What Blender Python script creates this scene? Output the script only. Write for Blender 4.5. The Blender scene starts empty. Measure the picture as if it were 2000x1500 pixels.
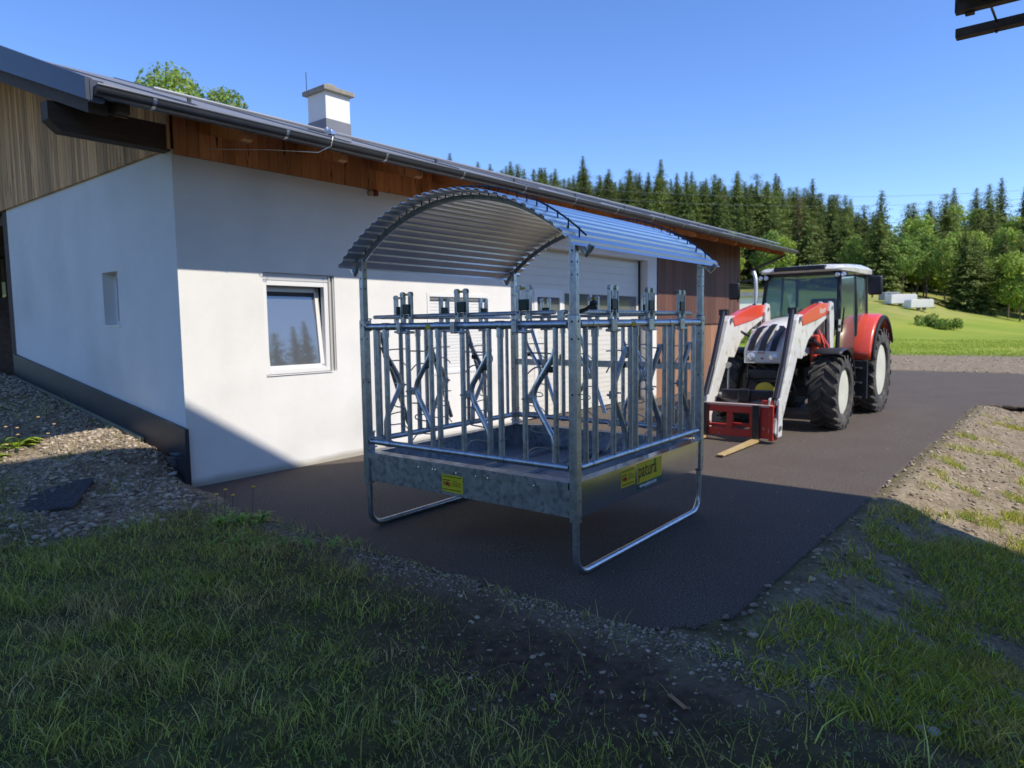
import bpy, bmesh, math, random
import numpy as np
from mathutils import Vector, Matrix
rnd = random.Random(7)
S = bpy.context.scene
COL = S.collection
R = math.radians

# ------------------------------------------------------------------ camera, sky, sun, exposure
# world axes: X runs along the shed's eave wall (away), -Y points out of that wall to the yard, Z up
CAMP = Vector((-3.347, -7.084, 1.641))
cx = Vector((0.63104, -0.77562, -0.01442)); cu = Vector((0.0746, 0.04217, 0.99632)); cf = Vector((0.77216, 0.62979, -0.08447))
cam = bpy.data.cameras.new('camera'); camo = bpy.data.objects.new('camera', cam); COL.objects.link(camo)
m = Matrix.Identity(4)
for i in range(3):
    m[i][0] = cx[i]; m[i][1] = cu[i]; m[i][2] = -cf[i]; m[i][3] = CAMP[i]
camo.matrix_world = m
cam.sensor_width = 36; cam.lens = 1347.27 / 2000 * 36; cam.clip_start = .05; cam.clip_end = 3000
cam.dof.use_dof = True; cam.dof.focus_distance = 3.5; cam.dof.aperture_fstop = 3.2
S.camera = camo

SUNV = Vector((0.10, -1.0, 1.175)).normalized()
sun_el = math.asin(SUNV.z)
w = bpy.data.worlds.new("World"); S.world = w; w.use_nodes = True
nt = w.node_tree; bg = nt.nodes['Background']; sky = nt.nodes.new('ShaderNodeTexSky')
sky.sky_type = 'NISHITA'; sky.sun_disc = False; sky.sun_elevation = sun_el
sky.sun_rotation = math.atan2(SUNV.x, SUNV.y); sky.air_density = 1.0; sky.dust_density = .2; sky.ozone_density = 4.0; sky.altitude = 900
sat = nt.nodes.new('ShaderNodeHueSaturation'); sat.inputs['Saturation'].default_value = 1.16; sat.inputs['Hue'].default_value = .511; sat.inputs['Value'].default_value = 1.0
nt.links.new(sky.outputs[0], sat.inputs['Color']); nt.links.new(sat.outputs[0], bg.inputs[0]); bg.inputs[1].default_value = .11
sl = bpy.data.lights.new('sun', 'SUN'); sl.energy = 2.4; sl.angle = R(.53); sl.color = (1, .93, .82)
so = bpy.data.objects.new('sun', sl); COL.objects.link(so); so.rotation_euler = SUNV.to_track_quat('Z', 'Y').to_euler()
so.location = (0, -20, 30)
S.view_settings.view_transform = 'Standard'; S.view_settings.look = 'None'; S.view_settings.exposure = 1.12; S.view_settings.gamma = 1
S.render.engine = 'CYCLES'

# ------------------------------------------------------------------ helpers
def lin(r, g, b):
    f = lambda c: ((c / 255 + .055) / 1.055) ** 2.4 if c > 10 else c / 255 / 12.92
    return (f(r), f(g), f(b), 1)
def tag(o, label=None, cat=None, group=None, kind=None):
    if label: o['label'] = label
    if cat: o['category'] = cat
    if group: o['group'] = group
    if kind: o['kind'] = kind
    return o
def empty(name, loc=(0, 0, 0), rz=0, parent=None):
    o = bpy.data.objects.new(name, None); COL.objects.link(o); o.location = loc; o.rotation_euler = (0, 0, rz)
    o.empty_display_size = .1
    if parent: o.parent = parent
    return o
MATS = {}
def mat(name, c1, c2=None, rough=.6, metal=0, ns=8, detail=6, nrough=.6, stretch=(1, 1, 1), bump=0, bs=60, island=0, tint=False,
        rv=0, spec=None, coat=0, contrast=(.3, .7), trans=0, c3=None, c3s=2, c3r=(.5, .6), alpha=None, sss=0, orand=0):
    if name in MATS: return MATS[name]
    M = bpy.data.materials.new(name); M.use_nodes = True; n = M.node_tree.nodes; l = M.node_tree.links; b = n['Principled BSDF']
    if len(c1) == 3: c1 = (*c1, 1)
    b.inputs['Roughness'].default_value = rough; b.inputs['Metallic'].default_value = metal
    if spec is not None: b.inputs['Specular IOR Level'].default_value = spec
    if coat: b.inputs['Coat Weight'].default_value = coat; b.inputs['Coat Roughness'].default_value = .08
    if trans: b.inputs['Transmission Weight'].default_value = trans
    tc = n.new('ShaderNodeTexCoord'); mp = n.new('ShaderNodeMapping'); l.new(tc.outputs['Object'], mp.inputs[0]); mp.inputs['Scale'].default_value = stretch
    col = None
    if c2 is not None:
        if len(c2) == 3: c2 = (*c2, 1)
        no = n.new('ShaderNodeTexNoise'); no.inputs['Scale'].default_value = ns; no.inputs['Detail'].default_value = detail; no.inputs['Roughness'].default_value = nrough
        l.new(mp.outputs[0], no.inputs['Vector'])
        cr = n.new('ShaderNodeValToRGB'); cr.color_ramp.elements[0].position = contrast[0]; cr.color_ramp.elements[1].position = contrast[1]
        cr.color_ramp.elements[0].color = c1; cr.color_ramp.elements[1].color = c2
        l.new(no.outputs['Fac'], cr.inputs[0]); col = cr.outputs[0]
        if c3 is not None:
            if len(c3) == 3: c3 = (*c3, 1)
            n3 = n.new('ShaderNodeTexNoise'); n3.inputs['Scale'].default_value = c3s; n3.inputs['Detail'].default_value = 8; l.new(mp.outputs[0], n3.inputs['Vector'])
            r3 = n.new('ShaderNodeValToRGB'); r3.color_ramp.elements[0].position = c3r[0]; r3.color_ramp.elements[1].position = c3r[1]; l.new(n3.outputs['Fac'], r3.inputs[0])
            mx = n.new('ShaderNodeMix'); mx.data_type = 'RGBA'; l.new(r3.outputs[0], mx.inputs[0]); l.new(col, mx.inputs[6]); mx.inputs[7].default_value = c3; col = mx.outputs[2]
        if rv:
            mr = n.new('ShaderNodeMapRange'); mr.inputs[3].default_value = rough - rv; mr.inputs[4].default_value = rough + rv
            l.new(no.outputs['Fac'], mr.inputs[0]); l.new(mr.outputs[0], b.inputs['Roughness'])
    if island:
        ge = n.new('ShaderNodeNewGeometry'); hs = n.new('ShaderNodeHueSaturation'); mr = n.new('ShaderNodeMapRange')
        mr.inputs[3].default_value = 1 - island; mr.inputs[4].default_value = 1 + island; l.new(ge.outputs['Random Per Island'], mr.inputs[0]); l.new(mr.outputs[0], hs.inputs['Value'])
        if col: l.new(col, hs.inputs['Color'])
        else: hs.inputs['Color'].default_value = c1
        col = hs.outputs[0]
    if tint:
        at = n.new('ShaderNodeAttribute'); at.attribute_name = 'tint'
        if col:
            mx = n.new('ShaderNodeMix'); mx.data_type = 'RGBA'; mx.blend_type = 'MULTIPLY'; mx.inputs[0].default_value = 1
            l.new(col, mx.inputs[6]); l.new(at.outputs['Color'], mx.inputs[7]); col = mx.outputs[2]
        else: col = at.outputs['Color']
    if orand and col:
        oi = n.new('ShaderNodeObjectInfo'); m1 = n.new('ShaderNodeMapRange'); m1.inputs[3].default_value = 1 - orand; m1.inputs[4].default_value = 1 + orand; l.new(oi.outputs['Random'], m1.inputs[0])
        h1 = n.new('ShaderNodeHueSaturation'); l.new(m1.outputs[0], h1.inputs['Value']); l.new(col, h1.inputs['Color']); col = h1.outputs[0]
        va = n.new('ShaderNodeVectorMath'); va.operation = 'ADD'; l.new(tc.outputs['Object'], va.inputs[0]); vm = n.new('ShaderNodeVectorMath'); vm.operation = 'SCALE'; vm.inputs[0].default_value = (9, 7, 5); l.new(oi.outputs['Random'], vm.inputs['Scale']); l.new(vm.outputs[0], va.inputs[1]); l.new(va.outputs[0], mp.inputs[0])
    if col: l.new(col, b.inputs['Base Color'])
    else: b.inputs['Base Color'].default_value = c1
    if sss:   # thin leaf: some light passes through
        tr = n.new('ShaderNodeBsdfTranslucent'); ms = n.new('ShaderNodeMixShader'); ms.inputs[0].default_value = sss
        if col: l.new(col, tr.inputs[0])
        else: tr.inputs[0].default_value = c1
        l.new(b.outputs[0], ms.inputs[1]); l.new(tr.outputs[0], ms.inputs[2]); l.new(ms.outputs[0], n['Material Output'].inputs[0])
    if bump:
        nb = n.new('ShaderNodeTexNoise'); nb.inputs['Scale'].default_value = bs; nb.inputs['Detail'].default_value = 8; l.new(mp.outputs[0], nb.inputs['Vector'])
        bp = n.new('ShaderNodeBump'); bp.inputs['Strength'].default_value = bump; bp.inputs['Distance'].default_value = .01
        l.new(nb.outputs['Fac'], bp.inputs['Height']); l.new(bp.outputs[0], b.inputs['Normal'])
    MATS[name] = M; return M

class MB:
    """collects shapes, build() links them as one mesh object"""
    def __init__(s): s.v = []; s.f = []
    def add(s, vs, fs):
        o = len(s.v); s.v += [tuple(v) for v in vs]; s.f += [tuple(i + o for i in f) for f in fs]; return s
    def box(s, c, d, M=None, taper=1):
        x, y, z = d[0] / 2, d[1] / 2, d[2] / 2; vs = []
        for k, t in ((-z, 1), (z, taper)):
            for a, b in ((-x, -y), (x, -y), (x, y), (-x, y)):
                p = Vector((a * t, b * t, k)); p = M @ p if M else p; vs.append((p.x + c[0], p.y + c[1], p.z + c[2]))
        return s.add(vs, [(0, 3, 2, 1), (4, 5, 6, 7), (0, 1, 5, 4), (1, 2, 6, 5), (2, 3, 7, 6), (3, 0, 4, 7)])
    def bb(s, a, b):
        return s.box([(a[i] + b[i]) / 2 for i in range(3)], [abs(a[i] - b[i]) for i in range(3)])
    def tube(s, pts, r, n=10, cap=True):
        pts = [Vector(p) for p in pts]; N = len(pts); rs = r if isinstance(r, (list, tuple)) else [r] * N
        base = len(s.v); up = None
        for i, p in enumerate(pts):
            t = (pts[min(i + 1, N - 1)] - pts[max(i - 1, 0)]).normalized()
            if up is None:
                a = Vector((0, 0, 1)) if abs(t.z) < .9 else Vector((1, 0, 0)); up = (a - t * a.dot(t)).normalized()
            else: up = (up - t * up.dot(t)).normalized()
            q = t.cross(up)
            for k in range(n):
                an = 2 * math.pi * k / n; s.v.append(tuple(p + (up * math.cos(an) + q * math.sin(an)) * rs[i]))
        for i in range(N - 1):
            for k in range(n):
                a = base + i * n + k; b = base + i * n + (k + 1) % n; s.f.append((a, b, b + n, a + n))
        if cap: s.f.append(tuple(base + k for k in reversed(range(n)))); s.f.append(tuple(base + (N - 1) * n + k for k in range(n)))
        return s
    def bar(s, a, b, w, h=None, up=(0, 0, 1)):
        """box beam from a to b, w wide, h high"""
        a = Vector(a); b = Vector(b); t = (b - a); L = t.length; t.normalize(); u = Vector(up); u = (u - t * u.dot(t))
        if u.length < 1e-4: u = Vector((1, 0, 0)) - t * t.x
        u.normalize(); q = t.cross(u); h = h or w
        M = Matrix((t, q, u)).transposed(); return s.box((a + b) / 2, (L, w, h), M)
    def prism(s, out, a, b, ax='y'):
        """extrude a 2D outline between coordinates a and b on axis ax"""
        n = len(out)
        def P(p, c): return (p[0], c, p[1]) if ax == 'y' else ((c, p[0], p[1]) if ax == 'x' else (p[0], p[1], c))
        vs = [P(p, a) for p in out] + [P(p, b) for p in out]
        fs = [tuple(range(n)), tuple(reversed(range(n, 2 * n)))] + [(i, i + n, (i + 1) % n + n, (i + 1) % n) for i in range(n)]
        return s.add(vs, fs)
    def lathe(s, prof, c=(0, 0, 0), ax='z', n=32, closed=False):
        base = len(s.v); m_ = len(prof)
        for r, h in prof:
            for k in range(n):
                a = 2 * math.pi * k / n; u, v = r * math.cos(a), r * math.sin(a)
                p = (u, v, h) if ax == 'z' else ((u, h, v) if ax == 'y' else (h, u, v)); s.v.append((p[0] + c[0], p[1] + c[1], p[2] + c[2]))
        for i in range(m_ if closed else m_ - 1):
            j = (i + 1) % m_
            for k in range(n): s.f.append((base + i * n + k, base + i * n + (k + 1) % n, base + j * n + (k + 1) % n, base + j * n + k))
        if not closed: s.f.append(tuple(base + k for k in range(n))); s.f.append(tuple(base + (m_ - 1) * n + k for k in range(n)))
        return s
    def build(s, name, material, parent=None, smooth=True, ang=35, bevel=0, loc=None, fix=True):
        me = bpy.data.meshes.new(name); me.from_pydata(s.v, [], s.f)
        if fix:
            bm = bmesh.new(); bm.from_mesh(me); bmesh.ops.recalc_face_normals(bm, faces=bm.faces); bm.to_mesh(me); bm.free()
        me.materials.append(material)
        if smooth:
            me.polygons.foreach_set('use_smooth', [True] * len(me.polygons)); me.set_sharp_from_angle(angle=R(ang))
        o = bpy.data.objects.new(name, me); COL.objects.link(o)
        if loc: o.location = loc
        if parent: o.parent = parent
        if bevel:
            b = o.modifiers.new('bevel', 'BEVEL'); b.width = bevel; b.segments = 2; b.limit_method = 'ANGLE'; b.angle_limit = R(40)
        return o
def npmesh(name, V, F, material, parent=None, smooth=False, tint=None):
    """V (n,3), F (m,k) numpy; tint (n,3) colours"""
    me = bpy.data.meshes.new(name); V = np.asarray(V, dtype=np.float32); F = np.asarray(F, dtype=np.int32)
    me.vertices.add(len(V)); me.vertices.foreach_set('co', V.ravel()); k = F.shape[1]
    me.loops.add(F.size); me.loops.foreach_set('vertex_index', F.ravel()); me.polygons.add(len(F))
    me.polygons.foreach_set('loop_start', np.arange(0, F.size, k, dtype=np.int32))
    me.update(calc_edges=True)
    if tint is not None:
        a = me.color_attributes.new('tint', 'FLOAT_COLOR', 'POINT'); c = np.ones((len(V), 4), dtype=np.float32); c[:, :3] = tint; a.data.foreach_set('color', c.ravel())
    if smooth: me.polygons.foreach_set('use_smooth', np.ones(len(F), dtype=bool))
    me.materials.append(material); me.validate()
    o = bpy.data.objects.new(name, me); COL.objects.link(o)
    if parent: o.parent = parent
    return o
def copy_tree(o, parent=None):
    c = o.copy(); COL.objects.link(c); c.parent = parent
    for ch in o.children: copy_tree(ch, c)
    return c
def text(name, body, size, material, parent, M, extrude=.0006, align='LEFT', bold=0.0, sx=1.0):
    cu_ = bpy.data.curves.new(name, 'FONT'); cu_.body = body; cu_.size = size; cu_.extrude = extrude; cu_.align_x = align; cu_.offset = bold; cu_.resolution_u = 3
    to = bpy.data.objects.new('tmp', cu_); COL.objects.link(to); bpy.context.view_layer.update()
    me = bpy.data.meshes.new_from_object(to.evaluated_get(bpy.context.evaluated_depsgraph_get())); bpy.data.objects.remove(to); bpy.data.curves.remove(cu_)
    me.transform(Matrix.Diagonal((sx, 1, 1, 1))); me.transform(M); me.materials.clear(); me.materials.append(material)
    o = bpy.data.objects.new(name, me); COL.objects.link(o); o.parent = parent; return o
def sstep(a, b, x): t = np.clip((x - a) / (b - a), 0, 1); return t * t * (3 - 2 * t)

# ------------------------------------------------------------------ materials
M_plaster = mat('white_plaster', (.82, .80, .745), (.73, .715, .67), rough=.9, ns=1.3, bump=.3, bs=80, c3=(.64, .62, .56), c3s=.7, c3r=(.55, .8))
def _foot_dirt():
    t = M_plaster.node_tree; n = t.nodes; l = t.links; b = n['Principled BSDF']; src = b.inputs['Base Color'].links[0].from_socket
    ge = n.new('ShaderNodeNewGeometry'); sz = n.new('ShaderNodeSeparateXYZ'); l.new(ge.outputs['Position'], sz.inputs[0])
    no = n.new('ShaderNodeTexNoise'); no.inputs['Scale'].default_value = 9; no.inputs['Detail'].default_value = 8
    ad = n.new('ShaderNodeMath'); ad.operation = 'MULTIPLY_ADD'; ad.inputs[1].default_value = -.16; l.new(no.outputs['Fac'], ad.inputs[0]); l.new(sz.outputs[2], ad.inputs[2])
    mr = n.new('ShaderNodeMapRange'); mr.inputs[1].default_value = -.05; mr.inputs[2].default_value = .02; mr.inputs[3].default_value = .75; mr.inputs[4].default_value = 0; l.new(ad.outputs[0], mr.inputs[0])
    mx = n.new('ShaderNodeMix'); mx.data_type = 'RGBA'; l.new(mr.outputs[0], mx.inputs[0]); l.new(src, mx.inputs[6]); mx.inputs[7].default_value = (.30, .27, .19, 1); l.new(mx.outputs[2], b.inputs['Base Color'])
_foot_dirt()
M_pvc = mat('window_plastic', (.78, .77, .74), rough=.35)
M_glass = mat('window_glass', (.20, .215, .24), rough=.02, spec=1.0, metal=.5)
M_steel = mat('galvanised_sheet', (.34, .37, .41), (.50, .53, .57), rough=.38, metal=.9, ns=14, detail=8, rv=.08, contrast=(.35, .65), c3=(.26, .29, .33), c3s=22, c3r=(.52, .62), bump=.05, bs=30)
M_galv = mat('galvanised_tube', (.40, .43, .47), (.56, .59, .62), rough=.33, metal=.92, ns=20, rv=.08, contrast=(.35, .65), c3=(.32, .34, .37), c3s=26, c3r=(.55, .7), orand=.16)
M_corr = mat('corrugated_steel', (.72, .75, .80), (.80, .82, .86), rough=.42, metal=1, ns=3)
M_bright = mat('bright_rolled_steel', (.58, .61, .62), (.66, .68, .68), rough=.14, metal=1, ns=6, stretch=(1, 1, .2))
M_black = mat('black_plastic', (.012, .013, .015), rough=.45)
M_green = mat('dark_green_plastic', (.008, .03, .022), rough=.4)
M_yellow = mat('yellow_plastic', (.55, .42, .02), rough=.5)
M_roofm = mat('grey_painted_roof_metal', (.19, .195, .205), (.24, .245, .255), rough=.5, metal=.2, ns=3, bump=.03)
M_gutter = mat('anthracite_gutter', (.055, .058, .066), (.075, .078, .085), rough=.33, metal=.4, ns=6)
M_fascia = mat('blue_grey_fascia', (.05, .065, .10), (.06, .075, .11), rough=.5, metal=.3, ns=4)
M_woodg = mat('weathered_grey_brown_boards', (.58, .30, .115), (.72, .43, .20), rough=.8, ns=3, stretch=(6, 6, .7), island=.34, c3=(.30, .15, .06), c3s=2.2, c3r=(.56, .72), bump=.2, bs=30)
M_woodr = mat('reddish_brown_boards', (.50, .20, .065), (.64, .30, .11), rough=.75, ns=3, stretch=(6, 6, .8), island=.22, c3=(.07, .03, .015), c3s=4, c3r=(.62, .7), bump=.15, bs=30)
M_woodd = mat('dark_brown_boards', (.10, .042, .026), (.15, .065, .04), rough=.7, ns=3, stretch=(8, 8, .5), island=.25, bump=.15)
M_woodl = mat('light_orange_boards', (.27, .13, .065), (.36, .18, .095), rough=.75, ns=3, stretch=(8, 8, .5), island=.18)
M_beam = mat('dark_stained_beam', (.06, .040, .030), (.11, .075, .052), rough=.8, ns=3, stretch=(.6, 6, 6), bump=.3, bs=25)
M_endgrain = mat('pale_rafter_end', (.33, .18, .09), (.45, .27, .14), rough=.8, ns=14)
M_skirt = mat('dark_plinth_sheet', (.022, .024, .030), (.035, .038, .045), rough=.42, ns=4)
M_insul = mat('pale_yellow_insulation', (.42, .38, .22), (.3, .27, .17), rough=.9, ns=12)
M_asph = mat('asphalt', (.030, .024, .019), (.26, .21, .16), rough=.88, ns=95, detail=2, nrough=.7, contrast=(.44, .66), bump=1, bs=110, c3=(.085, .060, .045), c3s=1.3, c3r=(.30, .85))
M_concrete = mat('concrete', (.42, .39, .33), (.30, .28, .24), rough=.9, ns=7, bump=.2)
M_cap = mat('chimney_cap_concrete', (.36, .33, .27), (.22, .2, .16), rough=.9, ns=12, bump=.3)
M_stone = mat('pale_stones', (.25, .195, .135), (.42, .355, .27), rough=.85, ns=9, island=.55, bump=.3, bs=60)
M_door = mat('cream_door_panels', (.74, .72, .65), (.70, .68, .61), rough=.5, ns=2)

# ------------------------------------------------------------------ ground
RG = cf.copy(); cfh = Vector((cf.x, cf.y, 0)).normalized(); cxh = Vector((cfh.y, -cfh.x, 0))
QX = np.array([-3, -.6, -.1, 0, .15, .3, .41, .48, .54, .59, .63, .74, 1.0, 2.5])
ZR = np.array([30, 34, 34, 32, 30, 28, 25, 19, 12, 17, 22, 23, 22, 20])
ZM = np.array([7, 7, 7, 7, 7, 7, 7, 6.8, 6.3, 5.2, 3.2, .8, 1., 4])
def hnoise(x, y, s, seed=0):
    r = np.random.RandomState(seed); o = np.zeros_like(x)
    for k in range(5):
        a, b, p, q = r.uniform(-1, 1, 4); f = s * (1 + k * .7); o = o + np.sin(x * f * (a + 1.3) + y * f * b + p * 9) * np.cos(y * f * (q + 1.2) - x * f * a * .7 + k)
    return o / 5
def ground_z(X, Y):
    X = np.asarray(X, float); Y = np.asarray(Y, float); n = -Y; s = X
    dx = X - CAMP.x; dy = Y - CAMP.y; d = dx * cfh.x + dy * cfh.y; a = dx * cxh.x + dy * cxh.y; q = a / np.maximum(d, 5)
    z = np.zeros_like(X)
    side = 1 - sstep(-.16, .1, s)                       # left of the yard
    z = z + side * .13 * np.clip(1 - n, 0, 30) * sstep(-6, -.2, s) * (1 - .5 * sstep(6, 14, -n))
    z = z + side * .20 * sstep(.15, -.5, n) * sstep(-2.2, -.25, s) 
    z = z + side * (.025 * hnoise(X, Y, 2.2, 3) + .05 * hnoise(X, Y, .7, 5)) * sstep(.2, 1.2, -s)
    bank = sstep(5.75, 6.2, n) * sstep(-.4, 1.6, s) * (1 - sstep(11.8, 14, s))
    z = z - bank * np.minimum(.30 * np.clip(n - 5.75, 0, 8), 1.3) * (d < 30)
    z = z + bank * .04 * hnoise(X, Y, 2.5, 8)
    ang = np.arctan2(a, d); far = sstep(34, 44, np.hypot(a, d))
    qq = np.tan(np.clip(ang, -1.2, 1.19)); dist = np.hypot(a, d) / np.sqrt(1 + np.minimum(qq, .75) ** 2) 
    dist = np.where(d > 5, dist, np.hypot(a, d))
    zm = np.interp(qq, QX, ZM); zr = np.interp(qq, QX, ZR)
    front = 1.0
    z = z + far * (zm * sstep(48, 128, dist) + (zr - zm) * sstep(120, 235, dist))
    z = z + far * .12 * hnoise(X, Y, .12, 9)
    return z
def in_asph(X, Y):
    s = np.asarray(X, float); n = -np.asarray(Y, float)
    w_ = .045 * hnoise(s, n, 2.6, 21) + .02 * hnoise(s, n, 9., 22)
    ed = 5.68 + .0 * s
    a = (s > -.17 + w_) & (n < ed + w_) & (s < 22 + w_) & (n > -30)
    # rounded near corner
    cxn, r_ = 5.68 - .62, .62
    corner = (s < -.17 + r_) & (n > cxn)
    a &= ~(corner & (np.hypot(s - (-.17 + r_), n - cxn) > r_ + w_))
    a &= ~((s < 0) & (n < 0))
    t = (s > 12.4 + .35 * np.clip(n - 5.68, 0, 60) + w_) & (n >= 5.6) & (s < 22) & (n < 45)
    return a | t
def ax_grid(lo, hi, fine_lo, fine_hi, st, grow=1.13):
    a = list(np.arange(fine_lo, fine_hi, st)); x = fine_hi; d = st
    while x < hi: a.append(x); d *= grow; x += d
    x = fine_lo; d = st; b = []
    while x > lo: d *= grow; x -= d; b.append(x)
    return np.array(sorted(b) + a)
gx = ax_grid(-150, 420, -5, 15, .11); gy = ax_grid(-420, 420, -9.5, 3, .11)
GX, GY = np.meshgrid(gx, gy, indexing='ij'); GZ = ground_z(GX, GY)
inside = in_asph(GX, GY) | ((GX > 0) & (GX < 15.2) & (GY > 0) & (GY < 8))
er = inside.copy()
for ox, oy in ((.24, 0), (-.24, 0), (0, .24), (0, -.24), (.18, .18), (-.18, .18), (.18, -.18), (-.18, -.18)): er &= in_asph(GX + ox, GY + oy) | ((GX > 0) & (GX < 15.2) & (GY > 0) & (GY < 8))
GZ = GZ - np.where(er, .05, np.where(inside, .014, 0.)) + (.010 * hnoise(GX, GY, 14, 4) + .008) * (~inside)
nx_, ny_ = GX.shape; idx = np.arange(nx_ * ny_).reshape(nx_, ny_)
F = np.stack([idx[:-1, :-1], idx[1:, :-1], idx[1:, 1:], idx[:-1, 1:]], -1).reshape(-1, 4)
# ground cover masks (what grows / lies where)
s_, n_ = GX, -GY; nz = hnoise(GX, GY, 1.6, 31) + .5 * hnoise(GX, GY, 5, 32)
dn = np.hypot(GX - CAMP.x, GY - CAMP.y)
grav = np.maximum.reduce([sstep(1.15, .75, n_ + .25 * nz) * sstep(-2.0 + .35 * nz, -1.2, s_) * (s_ < .3) * (n_ > -3),
    sstep(.55, .1, (-.17 - s_) + .2 * nz) * (s_ < 0) * .6,
    sstep(21.5, 22.2, s_) * sstep(35, 33.2, s_ - .18 * n_ * 0 + nz) ,
    sstep(5.6, 5.9, n_) * sstep(9.5, 6.6, n_ + .8 * nz) * sstep(-.4, .5, s_) * (s_ < 22) * .95])
soil = np.maximum(np.exp(-((s_ + .75) ** 2 / .35 + (n_ - 5.3) ** 2 / 1.6)) * 1.2, np.exp(-((s_ + .45) ** 2 / .08)) * (n_ > 1) * (n_ < 6.5) * .9) + .25 * nz
meadow = sstep(33.2, 35.5, s_ + .5 * nz)
masks = np.stack([np.clip(grav, 0, 1), np.clip(soil, 0, 1), meadow], -1).reshape(-1, 3)
M_ground = bpy.data.materials.new('grass_soil_and_gravel'); M_ground.use_nodes = True
def _ground_mat():
    t = M_ground.node_tree; n = t.nodes; l = t.links; b = n['Principled BSDF']; b.inputs['Roughness'].default_value = .95
    b.inputs['Specular IOR Level'].default_value = .2
    at = n.new('ShaderNodeAttribute'); at.attribute_name = 'tint'; sp = n.new('ShaderNodeSeparateColor'); l.new(at.outputs['Color'], sp.inputs[0])
    tc = n.new('ShaderNodeTexCoord')
    def noise(s, d=6):
        x = n.new('ShaderNodeTexNoise'); x.inputs['Scale'].default_value = s; x.inputs['Detail'].default_value = d; l.new(tc.outputs['Object'], x.inputs['Vector']); return x.outputs['Fac']
    def ramp(f, a, b_, c, d):
        r = n.new('ShaderNodeValToRGB'); e = r.color_ramp.elements; e[0].position = a; e[1].position = b_; e[0].color = (*c, 1); e[1].color = (*d, 1); l.new(f, r.inputs[0]); return r.outputs[0]
    def mix(f, a, b_):
        x = n.new('ShaderNodeMix'); x.data_type = 'RGBA'; l.new(f, x.inputs[0]); l.new(a, x.inputs[6]); l.new(b_, x.inputs[7]); return x.outputs[2]
    turf = ramp(noise(6), .35, .65, (.060, .062, .020), (.13, .12, .045))
    soilc = ramp(noise(16, 10), .35, .7, (.050, .033, .022), (.12, .082, .054))
    vo = n.new('ShaderNodeTexVoronoi'); vo.inputs['Scale'].default_value = 34; l.new(tc.outputs['Object'], vo.inputs['Vector'])
    gr = ramp(vo.outputs['Color'], .2, .8, (.13, .10, .066), (.34, .28, .20))
    gr2 = ramp(noise(5, 8), .40, .62, (.16, .115, .065), (.33, .26, .17))
    grc = mix(noise(30, 3), gr, gr2)
    mead = ramp(noise(.07, 7), .35, .65, (.19, .265, .022), (.29, .32, .045))
    dry = ramp(noise(.35, 5), .4, .6, (.32, .29, .08), (.22, .26, .05))
    # dry strip high on the slope: mix by height
    ge = n.new('ShaderNodeNewGeometry'); sz = n.new('ShaderNodeSeparateXYZ'); l.new(ge.outputs['Position'], sz.inputs[0])
    mr = n.new('ShaderNodeMapRange'); mr.inputs[1].default_value = .9; mr.inputs[2].default_value = 2.6; l.new(sz.outputs[2], mr.inputs[0])
    mead2 = mix(mr.outputs[0], mead, dry)
    mf = n.new('ShaderNodeMapRange'); mf.inputs[1].default_value = 6.2; mf.inputs[2].default_value = 9.5; l.new(sz.outputs[2], mf.inputs[0])
    mead2 = mix(mf.outputs[0], mead2, ramp(noise(.5), .3, .7, (.02, .03, .01), (.04, .05, .015)))
    c = mix(sp.outputs[1], turf, soilc); c = mix(sp.outputs[0], c, grc); c = mix(sp.outputs[2], c, mead2); l.new(c, b.inputs['Base Color'])
    bp = n.new('ShaderNodeBump'); bp.inputs['Strength'].default_value = .8; bp.inputs['Distance'].default_value = .02; l.new(noise(28, 10), bp.inputs['Height']); l.new(bp.outputs[0], b.inputs['Normal'])
_ground_mat()
g = npmesh('ground', np.stack([GX, GY, GZ], -1).reshape(-1, 3), F, M_ground, smooth=True, tint=masks); tag(g, kind='structure')

# asphalt: own fine sheet clipped to its outline, 4 cm thick at the edge
ax_ = np.concatenate([np.arange(-.4, 2.5, .04), np.arange(2.5, 23, .12)]); ay_ = np.concatenate([-np.arange(45, 6.2, -.3), -np.arange(6.2, 4.6, -.035), -np.arange(4.6, -6, -.12)])
AX, AY = np.meshgrid(ax_, ay_, indexing='ij'); ok = in_asph((AX[:-1, :-1] + AX[1:, 1:]) / 2, (AY[:-1, :-1] + AY[1:, 1:]) / 2)
AZ = .004 * hnoise(AX, AY, 1.1, 40)
ai = np.arange(AX.size).reshape(AX.shape); AF = np.stack([ai[:-1, :-1], ai[1:, :-1], ai[1:, 1:], ai[:-1, 1:]], -1)[ok]
us = np.unique(AF); rm = -np.ones(AX.size, int); rm[us] = np.arange(len(us))
asph = npmesh('asphalt_yard', np.stack([AX, AY, AZ], -1).reshape(-1, 3)[us], rm[AF.reshape(-1, 4)], M_asph, smooth=True); tag(asph, kind='structure')
# edges thickened downwards
so_ = asph.modifiers.new('thickness', 'SOLIDIFY'); so_.thickness = .06; so_.offset = -1

# ------------------------------------------------------------------ the shed
shed = empty('farm_shed'); tag(shed, 'long white plastered farm shed with grey metal roof and wooden cladding', 'building')
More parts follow.
